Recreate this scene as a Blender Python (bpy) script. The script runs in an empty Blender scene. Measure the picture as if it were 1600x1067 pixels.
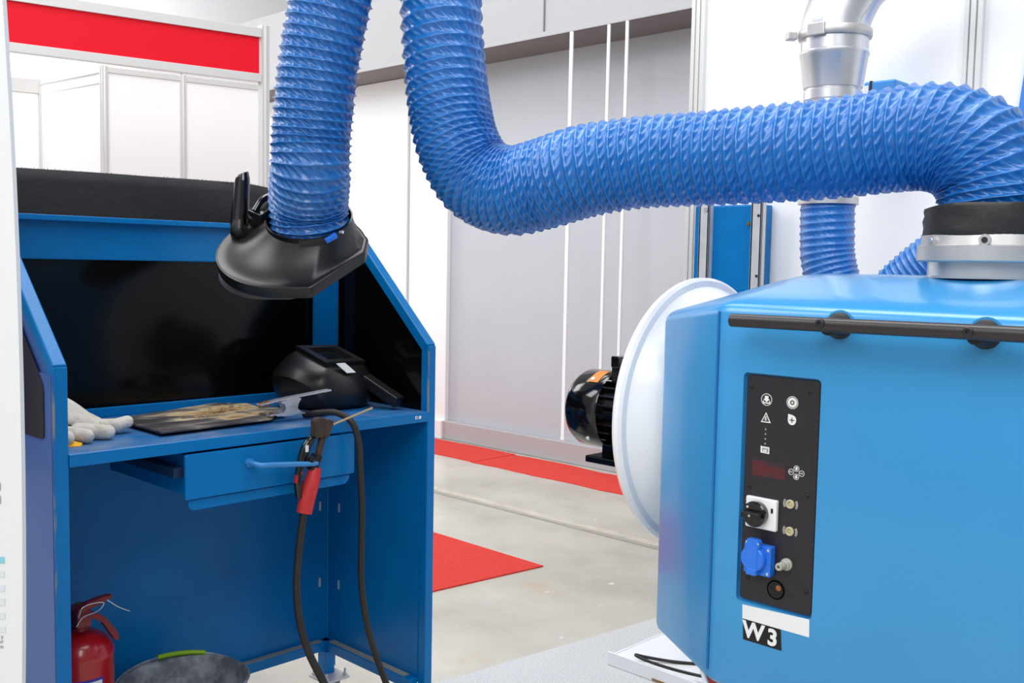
import bpy, bmesh, math, random
import numpy as np
from mathutils import Vector, Matrix
random.seed(4); rng = np.random.default_rng(7)
S = bpy.context.scene; C = S.collection
DZ = 0.1                      # everything below is measured from 10 cm above the hall floor
F = -0.1                      # the hall floor in those measures
PI = math.pi

# ---------------------------------------------------------------- camera
FPX = 1578.0
yaw, pitch, roll = math.radians(44.06), math.radians(4.30), math.radians(1.07)
fw = Vector((math.cos(yaw)*math.cos(pitch), math.sin(yaw)*math.cos(pitch), -math.sin(pitch)))
rt0 = Vector((math.sin(yaw), -math.cos(yaw), 0)); up0 = rt0.cross(fw)
RT = rt0*math.cos(roll) + up0*math.sin(roll); UP = -rt0*math.sin(roll) + up0*math.cos(roll)
cd = bpy.data.cameras.new('camera'); cam = bpy.data.objects.new('camera', cd); C.objects.link(cam)
cd.sensor_width = 36; cd.lens = FPX/1600*36; cd.clip_start = .05; cd.clip_end = 200
M4 = Matrix.Identity(4)
for i in range(3): M4[i][0], M4[i][1], M4[i][2] = RT[i], UP[i], -fw[i]
M4[0][3], M4[1][3], M4[2][3] = 0, 0, 1.27 + DZ
cam.matrix_world = M4; S.camera = cam

# ---------------------------------------------------------------- light
W = bpy.data.worlds.new('hall'); S.world = W; W.use_nodes = True
bg = W.node_tree.nodes['Background']; bg.inputs[0].default_value = (.93, .96, 1, 1); bg.inputs[1].default_value = .42
def area(name, loc, size, power, target, col=(1, .97, .93)):
    l = bpy.data.lights.new(name, 'AREA'); l.shape = 'RECTANGLE'; l.size, l.size_y = size; l.energy = power; l.color = col
    o = bpy.data.objects.new(name, l); C.objects.link(o); o.location = loc
    o.rotation_euler = (Vector(target)-Vector(loc)).to_track_quat('-Z', 'Y').to_euler(); return o
for loc_, sz, pw, tg in (((-3.0, .8, 4.4), 2.6, 150, (2, 1.4, .8)), ((-1.2, -2.0, 4.8), 2.4, 135, (1.6, 1.6, .8)), ((2.0, 2.4, 6.0), 2.2, 130, (2.1, 2.4, 0)), ((1.5, .3, 5.4), 2.2, 75, (1.7, .6, 0)), ((-1.6, 4.4, 5.2), 2.2, 120, (1.6, 1.2, .9)),
                         ((3.0, 5.2, 6.0), 2.4, 110, (3.3, 5.2, 0)), ((.6, 8.0, 5.4), 2.4, 130, (4.2, 8.2, 1.4)), ((2.0, 13.0, 6.0), 3.0, 2300, (2.2, 16, 3))):
    area('hall_fill', loc_, (sz, sz), pw, tg, (.98, .99, 1))  # overhead hall light plus fills added to brighten cabinet top, chamfer and far wall
S.view_settings.view_transform = 'Standard'; S.view_settings.look = 'None'
S.view_settings.exposure = -0.28; S.view_settings.gamma = 1; S.view_settings.use_curve_mapping = False

# ---------------------------------------------------------------- materials
def lin(c): return tuple(((v/255)/12.92 if v/255 <= .04045 else ((v/255+.055)/1.055)**2.4) for v in c)
def mat(name, rgb, rough=.5, metal=0, spec=.5, var=0, vscale=8, bump=0, bscale=60, rgb2=None, coat=0, stretch=None, lo=.35, hi=.65, transm=0, emit=None):
    m = bpy.data.materials.new(name); m.use_nodes = True; nt = m.node_tree; b = nt.nodes['Principled BSDF']
    c = lin(rgb); b.inputs['Base Color'].default_value = (*c, 1); b.inputs['Roughness'].default_value = rough
    b.inputs['Metallic'].default_value = metal; b.inputs['Specular IOR Level'].default_value = spec
    b.inputs['Coat Weight'].default_value = coat; b.inputs['Coat Roughness'].default_value = .08
    b.inputs['Transmission Weight'].default_value = transm
    if emit: b.inputs['Emission Color'].default_value = (*lin(emit[0]), 1); b.inputs['Emission Strength'].default_value = emit[1]
    if rgb2 or bump:
        g = nt.nodes.new('ShaderNodeNewGeometry'); mp = nt.nodes.new('ShaderNodeMapping'); nt.links.new(g.outputs['Position'], mp.inputs[0])
        if stretch: mp.inputs['Scale'].default_value = stretch
    if rgb2:
        n = nt.nodes.new('ShaderNodeTexNoise'); n.inputs['Scale'].default_value = vscale; n.inputs['Detail'].default_value = 6; n.inputs['Roughness'].default_value = .62
        nt.links.new(mp.outputs[0], n.inputs[0])
        r = nt.nodes.new('ShaderNodeValToRGB'); r.color_ramp.elements[0].position = lo; r.color_ramp.elements[1].position = hi
        r.color_ramp.elements[0].color = (*c, 1); r.color_ramp.elements[1].color = (*lin(rgb2), 1)
        nt.links.new(n.outputs[0], r.inputs[0]); nt.links.new(r.outputs[0], b.inputs['Base Color'])
    if bump:
        n2 = nt.nodes.new('ShaderNodeTexNoise'); n2.inputs['Scale'].default_value = bscale; n2.inputs['Detail'].default_value = 4
        nt.links.new(mp.outputs[0], n2.inputs[0])
        bp = nt.nodes.new('ShaderNodeBump'); bp.inputs['Strength'].default_value = bump; bp.inputs['Distance'].default_value = .01
        nt.links.new(n2.outputs[0], bp.inputs['Height']); nt.links.new(bp.outputs[0], b.inputs['Normal'])
    return m
M = dict(
 bench=mat('bench blue paint', (0, 108, 176), .32, spec=.28, rgb2=(3, 116, 184), vscale=5, bump=.06, bscale=90),
 benchtop=mat('worn blue worktop', (22, 104, 168), .36, rgb2=(118, 132, 156), vscale=7, lo=.42, hi=.74, bump=.05),
 benchside=mat('matt blue side paint', (56, 92, 160), .5, rgb2=(66, 102, 166), vscale=3),
 edge=mat('worn paint edge', (118, 134, 150), .5),
 black=mat('black acrylic', (6, 6, 7), .12, rgb2=(12, 11, 13), vscale=3, spec=.2),
 sidewin=mat('tinted side window', (50, 46, 58), .25),
 cloth=mat('black cloth', (26, 26, 29), .75, rgb2=(38, 38, 41), vscale=30, stretch=(1, 1, 6), bump=.2, bscale=120),
 plastic=mat('black plastic', (20, 19, 21), .34, bump=.03, bscale=300),
 gloss=mat('gloss black enamel', (8, 8, 9), .12, coat=.4),
 rubber=mat('black rubber', (34, 31, 31), .55, bump=.2, bscale=40),
 hose=mat('blue coated hose fabric', (10, 104, 184), .36, spec=.75, rgb2=(18, 112, 190), vscale=20, coat=.25),
 hose2=mat('greyish blue hose fabric', (92, 122, 164), .42),
 cab=mat('cabinet blue gloss', (50, 144, 204), .28, spec=.6, rgb2=(54, 148, 208), vscale=2.5, bump=.02, bscale=6, coat=.25),
 cabnib=mat('bright blue socket plastic', (42, 118, 226), .35),
 panel=mat('charcoal panel', (38, 34, 40), .42, bump=.02, bscale=400),
 white=mat('white paint', (236, 237, 239), .45),
 whitegloss=mat('white enamel', (246, 246, 247), .28, coat=.3),
 print=mat('white print', (236, 234, 230), .6),
 grey=mat('grey wall paint', (184, 187, 194), .6, rgb2=(188, 191, 198), vscale=1.2),
 lgrey=mat('light grey cladding', (174, 174, 177), .55),
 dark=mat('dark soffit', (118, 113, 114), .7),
 partition=mat('white booth panel', (247, 247, 248), .4),
 alu=mat('anodised aluminium', (222, 222, 220), .4, metal=.3),
 galv=mat('galvanised steel', (200, 203, 206), .4, metal=.35, rgb2=(214, 215, 216), vscale=20),
 cast=mat('cast aluminium', (190, 188, 187), .45, metal=.7, rgb2=(206, 204, 202), vscale=14),
 spun=mat('spun sheet steel', (214, 215, 218), .32, metal=.7),
 chrome=mat('chrome', (214, 220, 228), .25, metal=.7),
 red=mat('red fascia', (230, 18, 40), .5, spec=.2),
 redcarpet=mat('red carpet pile', (214, 66, 58), .95, rgb2=(226, 80, 72), vscale=90, bump=.4, bscale=400, spec=.1),
 greycarpet=mat('light grey carpet pile', (194, 195, 196), .95, rgb2=(226, 226, 226), vscale=160, bump=.4, bscale=500, spec=.1),
 redpaint=mat('extinguisher red', (178, 22, 32), .22, coat=.3),
 redgrip=mat('red fibre grip', (206, 52, 52), .5, rgb2=(190, 40, 42), vscale=60, stretch=(1, 1, .2)),
 label=mat('paper label', (226, 226, 228), .6), labelblue=mat('blue label border', (40, 50, 168), .6),
 brass=mat('brass', (176, 146, 70), .3, metal=.9), copper=mat('copper', (178, 112, 70), .35, metal=.8),
 zinc=mat('dull zinc', (118, 124, 130), .42, metal=.25, rgb2=(176, 180, 184), vscale=22, lo=.4, hi=.62),
 green=mat('lime grip', (150, 196, 30), .45), leather=mat('white glove leather', (196, 188, 176), .8, rgb2=(216, 212, 206), vscale=40, bump=.35, bscale=70),
 yellow=mat('yellow lining', (232, 172, 22), .7),
 screen=mat('dark red display', (86, 34, 42), .12, rgb2=(52, 42, 50), vscale=9, stretch=(1, 1, 3), lo=.45, hi=.52),
 beige=mat('beige lens', (196, 188, 152), .35), clear=mat('clear plastic', (206, 204, 192), .2, transm=.3),
 hole=mat('hole black', (12, 11, 12), .6), glass=mat('dark weld glass', (16, 22, 26), .06),
 rod=mat('welding rod coat', (176, 152, 116), .7), cable=mat('cable rubber', (36, 33, 32), .5, bump=.12, bscale=60),
 warn=mat('orange sticker', (224, 130, 30), .5), stripe=mat('cyan print', (140, 206, 224), .6), stripe2=mat('pale print', (222, 228, 232), .6),
 greyprint=mat('grey print', (150, 152, 154), .6), blueink=mat('clear blue film', (70, 150, 226), .4), ply=mat('plywood', (206, 176, 124), .7, rgb2=(190, 156, 104), vscale=30),
)
# burnt steel plate
def burnt():
    m = mat('burnt steel', (62, 56, 56), .5, metal=.2); nt = m.node_tree; b = nt.nodes['Principled BSDF']
    g = nt.nodes.new('ShaderNodeNewGeometry')
    n = nt.nodes.new('ShaderNodeTexNoise'); n.inputs['Scale'].default_value = 14; n.inputs['Detail'].default_value = 8
    mp = nt.nodes.new('ShaderNodeMapping'); mp.inputs['Scale'].default_value = (.7, 1.6, 1); nt.links.new(g.outputs['Position'], mp.inputs[0]); nt.links.new(mp.outputs[0], n.inputs[0])
    v = nt.nodes.new('ShaderNodeVectorMath'); v.operation = 'DISTANCE'; v.inputs[1].default_value = (1.36, 2.37, TOPZ); nt.links.new(g.outputs['Position'], v.inputs[0])
    mr = nt.nodes.new('ShaderNodeMapRange'); mr.inputs[1].default_value = .04; mr.inputs[2].default_value = .26; mr.inputs[3].default_value = .24; mr.inputs[4].default_value = -.12; nt.links.new(v.outputs['Value'], mr.inputs[0])
    ad = nt.nodes.new('ShaderNodeMath'); ad.operation = 'ADD'; nt.links.new(n.outputs[0], ad.inputs[0]); nt.links.new(mr.outputs[0], ad.inputs[1])
    r = nt.nodes.new('ShaderNodeValToRGB'); e = r.color_ramp.elements
    e[0].position = .36; e[0].color = (*lin((62, 58, 60)), 1); e[1].position = .86; e[1].color = (*lin((120, 88, 62)), 1)
    for p, c in ((.50, (92, 88, 90)), (.58, (134, 126, 118)), (.66, (216, 196, 156)), (.76, (206, 170, 118))):
        k = e.new(p); k.color = (*lin(c), 1)
    nt.links.new(ad.outputs[0], r.inputs[0]); nt.links.new(r.outputs[0], b.inputs['Base Color']); return m
TOPZ = .863+DZ+.013
M['burnt'] = burnt()
def concrete():
    m = bpy.data.materials.new('polished concrete'); m.use_nodes = True; nt = m.node_tree; b = nt.nodes['Principled BSDF']
    g = nt.nodes.new('ShaderNodeNewGeometry')
    def noise(s, d, st):
        mp = nt.nodes.new('ShaderNodeMapping'); mp.inputs['Scale'].default_value = st; nt.links.new(g.outputs['Position'], mp.inputs[0])
        n = nt.nodes.new('ShaderNodeTexNoise'); n.inputs['Scale'].default_value = s; n.inputs['Detail'].default_value = d; n.inputs['Roughness'].default_value = .6
        nt.links.new(mp.outputs[0], n.inputs[0]); return n
    n = noise(1.6, 9, (1, .8, 1)); r = nt.nodes.new('ShaderNodeValToRGB'); e = r.color_ramp.elements
    e[0].position = .32; e[0].color = (*lin((176, 172, 160)), 1); e[1].position = .68; e[1].color = (*lin((206, 202, 190)), 1)
    k = e.new(.5); k.color = (*lin((192, 188, 176)), 1)
    nt.links.new(n.outputs[0], r.inputs[0])
    n2 = noise(11, 3, (1, 1, 1)); r2 = nt.nodes.new('ShaderNodeValToRGB'); r2.color_ramp.elements[0].position = .70; r2.color_ramp.elements[1].position = .74
    nt.links.new(n2.outputs[0], r2.inputs[0])
    mx = nt.nodes.new('ShaderNodeMix'); mx.data_type = 'RGBA'; nt.links.new(r2.outputs[0], mx.inputs[0]); nt.links.new(r.outputs[0], mx.inputs[6]); mx.inputs[7].default_value = (*lin((224, 222, 214)), 1)
    n3 = noise(2.3, 4, (1, 1, 1)); r3 = nt.nodes.new('ShaderNodeValToRGB'); r3.color_ramp.elements[0].position = .60; r3.color_ramp.elements[1].position = .72; r3.color_ramp.elements[1].color = (.5, .5, .5, 1)
    nt.links.new(n3.outputs[0], r3.inputs[0])
    m2 = nt.nodes.new('ShaderNodeMix'); m2.data_type = 'RGBA'; nt.links.new(r3.outputs[0], m2.inputs[0]); nt.links.new(mx.outputs[2], m2.inputs[6]); m2.inputs[7].default_value = (*lin((196, 170, 128)), 1)
    nt.links.new(m2.outputs[2], b.inputs['Base Color']); b.inputs['Roughness'].default_value = .26
    return m
M['concrete'] = concrete()

# ---------------------------------------------------------------- helpers
ORG = {}
def worldorg(o): return ORG.get(o.name, Vector((0, 0, 0)))
def link(name, me, parent=None, label=None):
    """me holds coordinates in place; the object is given an origin at its own middle"""
    n = len(me.vertices); co = np.empty(n*3, np.float32); me.vertices.foreach_get('co', co); co = co.reshape(-1, 3)
    c = (co.min(0)+co.max(0))/2; co -= c; me.vertices.foreach_set('co', co.ravel()); me.update()
    o = bpy.data.objects.new(name, me); C.objects.link(o)
    w = Vector((float(c[0]), float(c[1]), float(c[2])+DZ)); ORG[o.name] = w
    if parent is not None: o.parent = parent; o.location = w - worldorg(parent)
    else: o.location = w
    if label: o['label'] = label
    return o
def tag(o, label, cat, group=None):
    o['label'] = label; o['category'] = cat
    if group: o['group'] = group
    return o
def thing(name, label, cat, loc, group=None):
    o = bpy.data.objects.new(name, None); C.objects.link(o); o.empty_display_size = .1
    w = Vector((loc[0], loc[1], loc[2]+DZ)); o.location = w; ORG[o.name] = w
    return tag(o, label, cat, group)
def struct(o): o['kind'] = 'structure'; return o
def fin(bm, name, m, parent=None, smooth=False, label=None, angle=40):
    bmesh.ops.recalc_face_normals(bm, faces=bm.faces[:])
    me = bpy.data.meshes.new(name); bm.to_mesh(me); bm.free()
    me.materials.append(m if not isinstance(m, str) else M[m])
    if smooth:
        me.polygons.foreach_set('use_smooth', [True]*len(me.polygons)); me.set_sharp_from_angle(angle=math.radians(angle))
    return link(name, me, parent, label)
def pydata(name, v, f, m, parent=None, smooth=True, label=None, angle=60):
    me = bpy.data.meshes.new(name); me.from_pydata([tuple(map(float, p)) for p in v], [], f); me.update()
    bm = bmesh.new(); bm.from_mesh(me); bpy.data.meshes.remove(me); return fin(bm, name, m, parent, smooth, label, angle)
def bbox(bm, x0, x1, y0, y1, z0, z1, bev=0, seg=2, mtx=None):
    t = bmesh.new(); bmesh.ops.create_cube(t, size=1)
    for v in t.verts: v.co = Vector(((x0+x1)/2+v.co.x*(x1-x0), (y0+y1)/2+v.co.y*(y1-y0), (z0+z1)/2+v.co.z*(z1-z0)))
    if bev: bmesh.ops.bevel(t, geom=t.edges[:], offset=bev, segments=seg, affect='EDGES', profile=.5)
    if mtx is not None: bmesh.ops.transform(t, matrix=mtx, verts=t.verts)
    me = bpy.data.meshes.new('t'); t.to_mesh(me); t.free(); bm.from_mesh(me); bpy.data.meshes.remove(me); return bm
def box(name, m, x0, x1, y0, y1, z0, z1, parent=None, bev=.002, label=None, mtx=None, smooth=False):
    return fin(bbox(bmesh.new(), x0, x1, y0, y1, z0, z1, bev, 2, mtx), name, m, parent, smooth, label)
def frame_from(d):
    d = Vector(d).normalized(); a = Vector((0, 0, 1)) if abs(d.z) < .95 else Vector((1, 0, 0))
    u = a.cross(d).normalized(); return u, d.cross(u).normalized()
def obox(bm, p0, p1, w, h, bev=.001, upv=None):
    """bar from p0 to p1 with section w (side) x h (up)"""
    p0, p1 = Vector(p0), Vector(p1); d = (p1-p0).normalized(); upv = Vector(upv or (0, 0, 1))
    s = d.cross(upv).normalized(); u = s.cross(d)
    mt = Matrix(((s.x, d.x, u.x, 0), (s.y, d.y, u.y, 0), (s.z, d.z, u.z, 0), (0, 0, 0, 1))); mt.translation = (p0+p1)/2
    L = (p1-p0).length
    return bbox(bm, -w/2, w/2, -L/2, L/2, -h/2, h/2, bev, 2, mt)
def bar(name, m, p0, p1, w, h, parent=None, bev=.001, upv=None, label=None): return fin(obox(bmesh.new(), p0, p1, w, h, bev, upv), name, m, parent, False, label)
def cyl(bm, p0, p1, r0, r1=None, n=24, cap=True, bev=0):
    p0, p1 = Vector(p0), Vector(p1); r1 = r0 if r1 is None else r1; u, v = frame_from(p1-p0); d = (p1-p0).normalized()
    prof = [(0, r0), ((p1-p0).length, r1)]
    if bev: L = prof[1][0]; prof = [(0, r0-bev), (bev*.3, r0-bev*.3), (bev, r0), (L-bev, r1), (L-bev*.3, r1-bev*.3), (L, r1-bev)]
    return lathe(bm, p0, d, prof, n, cap)
def lathe(bm, p0, d, prof, n=32, cap=True, u=None):
    p0 = Vector(p0); d = Vector(d).normalized(); a, b = frame_from(d); rings = []
    for h, r in prof:
        rings.append([bm.verts.new(p0+d*h+(a*math.cos(2*PI*k/n)+b*math.sin(2*PI*k/n))*max(r, 1e-5)) for k in range(n)])
    for i in range(len(rings)-1):
        for k in range(n): bm.faces.new((rings[i][k], rings[i][(k+1) % n], rings[i+1][(k+1) % n], rings[i+1][k]))
    if cap: bm.faces.new(rings[0][::-1]); bm.faces.new(rings[-1])
    return bm
def lath(name, m, p0, d, prof, parent=None, n=32, cap=True, label=None, angle=35): return fin(lathe(bmesh.new(), p0, d, prof, n, cap), name, m, parent, True, label, angle)
def cy(name, m, p0, p1, r0, r1=None, parent=None, n=24, bev=0, label=None): return fin(cyl(bmesh.new(), p0, p1, r0, r1, n, True, bev), name, m, parent, True, label)
def spline(pts, n):
    P = np.array(pts, float); k = len(P); t = np.zeros(k)
    for i in range(1, k): t[i] = t[i-1]+np.linalg.norm(P[i]-P[i-1])**.5
    A = np.vstack([2*P[0]-P[1], P, 2*P[-1]-P[-2]]); out = []
    T = np.concatenate([[t[0]-(t[1]-t[0])], t, [t[-1]+(t[-1]-t[-2])]])
    for q in np.linspace(t[0], t[-1], n):
        i = min(max(np.searchsorted(T, q, 'right')-1, 1), k-1)
        t0, t1, t2, t3 = T[i-1:i+3]; p0, p1, p2, p3 = A[i-1:i+3]
        a1 = (t1-q)/(t1-t0)*p0+(q-t0)/(t1-t0)*p1; a2 = (t2-q)/(t2-t1)*p1+(q-t1)/(t2-t1)*p2; a3 = (t3-q)/(t3-t2)*p2+(q-t2)/(t3-t2)*p3
        b1 = (t2-q)/(t2-t0)*a1+(q-t0)/(t2-t0)*a2; b2 = (t3-q)/(t3-t1)*a2+(q-t1)/(t3-t1)*a3
        out.append((t2-q)/(t2-t1)*b1+(q-t1)/(t2-t1)*b2)
    return np.array(out)
def frames(P):
    T = np.gradient(P, axis=0); T /= np.linalg.norm(T, axis=1)[:, None]
    a = np.array([0, 0, 1.]) if abs(T[0][2]) < .9 else np.array([1., 0, 0])
    N = np.cross(T[0], a); N /= np.linalg.norm(N); Ns = [N]
    for i in range(1, len(P)):
        N = N - T[i]*(N@T[i]); N /= np.linalg.norm(N); Ns.append(N)
    Ns = np.array(Ns); return T, Ns, np.cross(T, Ns)
def tube(name, m, pts, r, parent=None, n=10, steps=40, label=None, rr=None):
    P = spline(pts, steps); T, N, B = frames(P); k = np.arange(n)*2*PI/n
    R_ = np.full(steps, r) if rr is None else np.interp(np.linspace(0, 1, steps), np.linspace(0, 1, len(rr)), rr)
    V = (P[:, None]+(N[:, None]*np.cos(k)[None, :, None]+B[:, None]*np.sin(k)[None, :, None])*R_[:, None, None]).reshape(-1, 3)
    f = [(i*n+j, i*n+(j+1) % n, (i+1)*n+(j+1) % n, (i+1)*n+j) for i in range(steps-1) for j in range(n)]
    f += [tuple(range(n))[::-1], tuple((steps-1)*n+j for j in range(n))]
    return pydata(name, V, f, m, parent, True, label, 50)
def prism(bm, poly, ext, org=(0, 0, 0), U=(1, 0, 0), V=(0, 1, 0)):
    """polygon (u,v) placed in the plane org+uU+vV, extruded by vector ext"""
    org, U, V, ext = map(Vector, (org, U, V, ext))
    a = [bm.verts.new(org+U*u+V*v) for u, v in poly]; b = [bm.verts.new(x.co+ext) for x in a]; n = len(a)
    bm.faces.new(a); bm.faces.new(b[::-1])
    for i in range(n): bm.faces.new((a[i], b[i], b[(i+1) % n], a[(i+1) % n]))
    return bm
def pris(name, m, poly, ext, org=(0, 0, 0), U=(1, 0, 0), V=(0, 1, 0), parent=None, label=None, bev=0, smooth=False):
    bm = prism(bmesh.new(), poly, ext, org, U, V)
    bmesh.ops.recalc_face_normals(bm, faces=bm.faces[:])
    if bev: bmesh.ops.bevel(bm, geom=bm.edges[:], offset=bev, segments=2, affect='EDGES', profile=.5)
    return fin(bm, name, m, parent, smooth, label)
def rrect(x0, x1, y0, y1, r, n=5, rs=None):
    rs = rs or (r, r, r, r); out = []
    for (cx, cy_, a0, q) in ((x1, y1, 0, rs[0]), (x0, y1, 90, rs[1]), (x0, y0, 180, rs[2]), (x1, y0, 270, rs[3])):
        sx = -1 if cx == x1 else 1; sy = -1 if cy_ == y1 else 1
        for k in range(n+1):
            a = math.radians(a0+90*k/n); out.append((cx+sx*q+q*math.cos(a), cy_+sy*q+q*math.sin(a)))
    return out
def ringpoly(bm, r0, r1, a0, a1, ext, org, U, V, n=28):
    """flat ring sector as a closed solid"""
    full = abs(a1-a0) >= 359.9; org, U, V, ext = map(Vector, (org, U, V, ext)); k = n if full else n+1
    L = [[], [], [], []]
    for i in range(k):
        a = math.radians(a0+(a1-a0)*i/n); d = U*math.cos(a)+V*math.sin(a)
        for q, (r, e) in enumerate(((r0, 0), (r1, 0), (r1, 1), (r0, 1))): L[q].append(bm.verts.new(org+d*r+ext*e))
    for q in range(4):
        A, B = L[q], L[(q+1) % 4]
        for i in range(k if full else k-1): bm.faces.new((A[i], A[(i+1) % k], B[(i+1) % k], B[i]))
    if not full:
        bm.faces.new([L[q][0] for q in range(4)]); bm.faces.new([L[q][-1] for q in range(3, -1, -1)])
    return bm
def evaluated(o):
    dg = bpy.context.evaluated_depsgraph_get(); me = bpy.data.meshes.new_from_object(o.evaluated_get(dg)); return me
def text(name, body, m, size, org, U, V, parent=None, ext=.0003, align='CENTER', bold=0):
    cu = bpy.data.curves.new('t', 'FONT'); cu.body = body; cu.size = size; cu.align_x = align; cu.align_y = 'CENTER'; cu.extrude = ext/2; cu.offset = bold; cu.resolution_u = 4
    o = bpy.data.objects.new('t', cu); C.objects.link(o); me = evaluated(o); bpy.data.objects.remove(o); bpy.data.curves.remove(cu)
    U, V, org = Vector(U), Vector(V), Vector(org); N = U.cross(V)
    mt = Matrix(((U.x, V.x, N.x, org.x), (U.y, V.y, N.y, org.y), (U.z, V.z, N.z, org.z), (0, 0, 0, 1))); me.transform(mt)
    me.materials.clear(); me.materials.append(M[m]); return link(name, me, parent)
def blob(name, m, caps, voxel, parent=None, label=None, smooth_it=4):
    bm = bmesh.new()
    for p0, p1, r0, r1 in caps:
        p0, p1 = Vector(p0), Vector(p1); k = max(2, int((p1-p0).length/(min(r0, r1)*.4))+1)
        for i in range(k+1):
            t = i/k; bmesh.ops.create_icosphere(bm, subdivisions=2, radius=r0+(r1-r0)*t, matrix=Matrix.Translation(p0.lerp(p1, t)))
    me = bpy.data.meshes.new('t'); bm.to_mesh(me); bm.free(); o = bpy.data.objects.new('t', me); C.objects.link(o)
    r = o.modifiers.new('r', 'REMESH'); r.mode = 'VOXEL'; r.voxel_size = voxel
    s = o.modifiers.new('s', 'SMOOTH'); s.iterations = smooth_it; s.factor = .5
    out = evaluated(o); bpy.data.objects.remove(o); out.materials.clear(); out.materials.append(M[m])
    out.polygons.foreach_set('use_smooth', [True]*len(out.polygons)); return link(name, out, parent, label)
def corrugated(name, m, pts, R, pitch, parent=None, segs=168, per=9, depth=.06, wr=.028, nw=40, rad=None, label=None, seed=1, sgn=1):
    """spiral-wire hose: helical ridge with puckered fabric between the turns; pitch = list along the length"""
    Q = spline(pts, 900); s = np.concatenate([[0], np.cumsum(np.linalg.norm(np.diff(Q, axis=0), axis=1))]); L = s[-1]
    pit = np.interp(s/L, np.linspace(0, 1, len(pitch)), pitch); ph = np.concatenate([[0], np.cumsum(np.diff(s)/((pit[1:]+pit[:-1])/2))])
    nr = int(ph[-1]*per)+1; phr = np.linspace(0, ph[-1], nr); sr = np.interp(phr, ph, s)
    P = np.stack([np.interp(sr, s, Q[:, k]) for k in range(3)], 1); T, N, B = frames(P)
    Rr = np.full(nr, R) if rad is None else R*np.interp(sr/L, np.linspace(0, 1, len(rad)), rad)
    k = np.arange(segs); a = k*2*PI/segs
    u = phr[:, None]-sgn*k[None]/segs; turn = np.floor(u); t = u-turn
    g = np.random.default_rng(seed); ang = g.uniform(0, 1, 4096); J = ang[(turn.astype(int)) % 4096]
    cav = np.abs(np.sin(PI*t))**.6
    dr_ = np.minimum(t, 1-t)
    w = nw*k[None]/segs + 1.5*t*sgn + J
    fr = w-np.floor(w); amp = ang[((np.floor(w)).astype(int)*7+turn.astype(int)*13) % 4096]
    tri = np.where(fr < .3, fr/.3, (1-fr)/.7)**1.8
    r = Rr[:, None]*(1-.012+.012*np.exp(-(dr_/.07)**2)-depth*cav + wr*(tri-.4)*np.sin(PI*t)**.8*(.45+.9*amp))
    V = P[:, None]+(N[:, None]*np.cos(a)[None, :, None]+B[:, None]*np.sin(a)[None, :, None])*r[..., None]
    V = V.reshape(-1, 3).astype(np.float32)
    i0 = (np.arange(nr-1)[:, None]*segs+k[None]).ravel(); i1 = (np.arange(nr-1)[:, None]*segs+(k[None]+1) % segs).ravel()
    F_ = np.stack([i0, i1, i1+segs, i0+segs], 1).astype(np.int32)
    me = bpy.data.meshes.new(name); me.vertices.add(len(V)); me.vertices.foreach_set('co', V.ravel())
    me.loops.add(F_.size); me.loops.foreach_set('vertex_index', F_.ravel()); me.polygons.add(len(F_))
    me.polygons.foreach_set('loop_start', np.arange(0, F_.size, 4, dtype=np.int32)); me.update(calc_edges=True)
    me.polygons.foreach_set('use_smooth', np.ones(len(F_), bool)); me.materials.append(M[m]); me.validate()
    return link(name, me, parent, label)
def copy_to(o, dvec, parent):
    c = o.copy(); C.objects.link(c); c.parent = parent; c.location = o.location + Vector(dvec); return c

# ================================================================ setting
struct(box('floor', 'concrete', -6, 14, -5, 16, F-.05, F, bev=0))
g = box('trim_1', mat('floor joint filler', (214, 208, 196), .45, rgb2=(190, 184, 170), vscale=9), 4.03, 4.09, 1.5, 12, F+.0005, F+.003, bev=0); struct(g)
g = box('trim_2', mat('floor joint groove', (150, 146, 136), .5, rgb2=(170, 166, 156), vscale=9), 3.985, 4.01, 1.5, 12, F+.0005, F+.002, bev=0); struct(g)
wall = struct(box('wall_back', 'grey', 5.35, 5.5, 1.5, 16, F, 2.763, bev=0))
box('wall_panel', 'white', 5.31, 5.35, 5.86, 16, F, 2.76, wall, bev=.004)
for yy in (6.33, 7.6, 9.0): box('panel_joint', 'lgrey', 5.304, 5.31, yy-.012, yy+.012, F, 2.76, wall, bev=0)
sof = struct(box('wall_upper', 'lgrey', 4.96, 5.5, 1.5, 16, 2.785, 3.41, bev=.003))
box('edge_trim', 'lgrey', 4.95, 4.962, 1.5, 16, 2.763, 2.79, sof, bev=.002)
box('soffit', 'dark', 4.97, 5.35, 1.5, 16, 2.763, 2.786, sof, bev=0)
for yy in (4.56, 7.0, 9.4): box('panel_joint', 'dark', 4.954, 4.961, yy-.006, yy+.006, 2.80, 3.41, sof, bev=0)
struct(box('wall_far', 'partition', -10, 14, 17, 17.1, F, 9, bev=0))
struct(box('baseboard_back', 'lgrey', 5.29, 5.35, 1.5, 5.86, F, .045, bev=.006))
struct(box('baseboard_side', 'white', 5.27, 5.31, 5.86, 16, F, .045, bev=.006))
for i, (yy, w, _) in enumerate(((4.316, .028, ''), (4.013, .022, ''), (3.871, .022, ''))):
    nm = ['white cable strip down the grey wall, leftmost of the three', 'white cable strip down the grey wall, middle of the three', 'white cable strip down the grey wall, nearest the white partition'][i]
    o = thing('wall_strip', nm, 'cable strip', (4.955, yy, F), 'white strips down the grey wall')
    box('strip', 'white', 4.950, 4.962, yy-w/2, yy+w/2, F+.24, 2.7625, o, bev=.003)
    box('end_cap', 'white', 4.948, 4.964, yy-w*.6, yy+w*.6, F+.235, F+.25, o, bev=.002)
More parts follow.
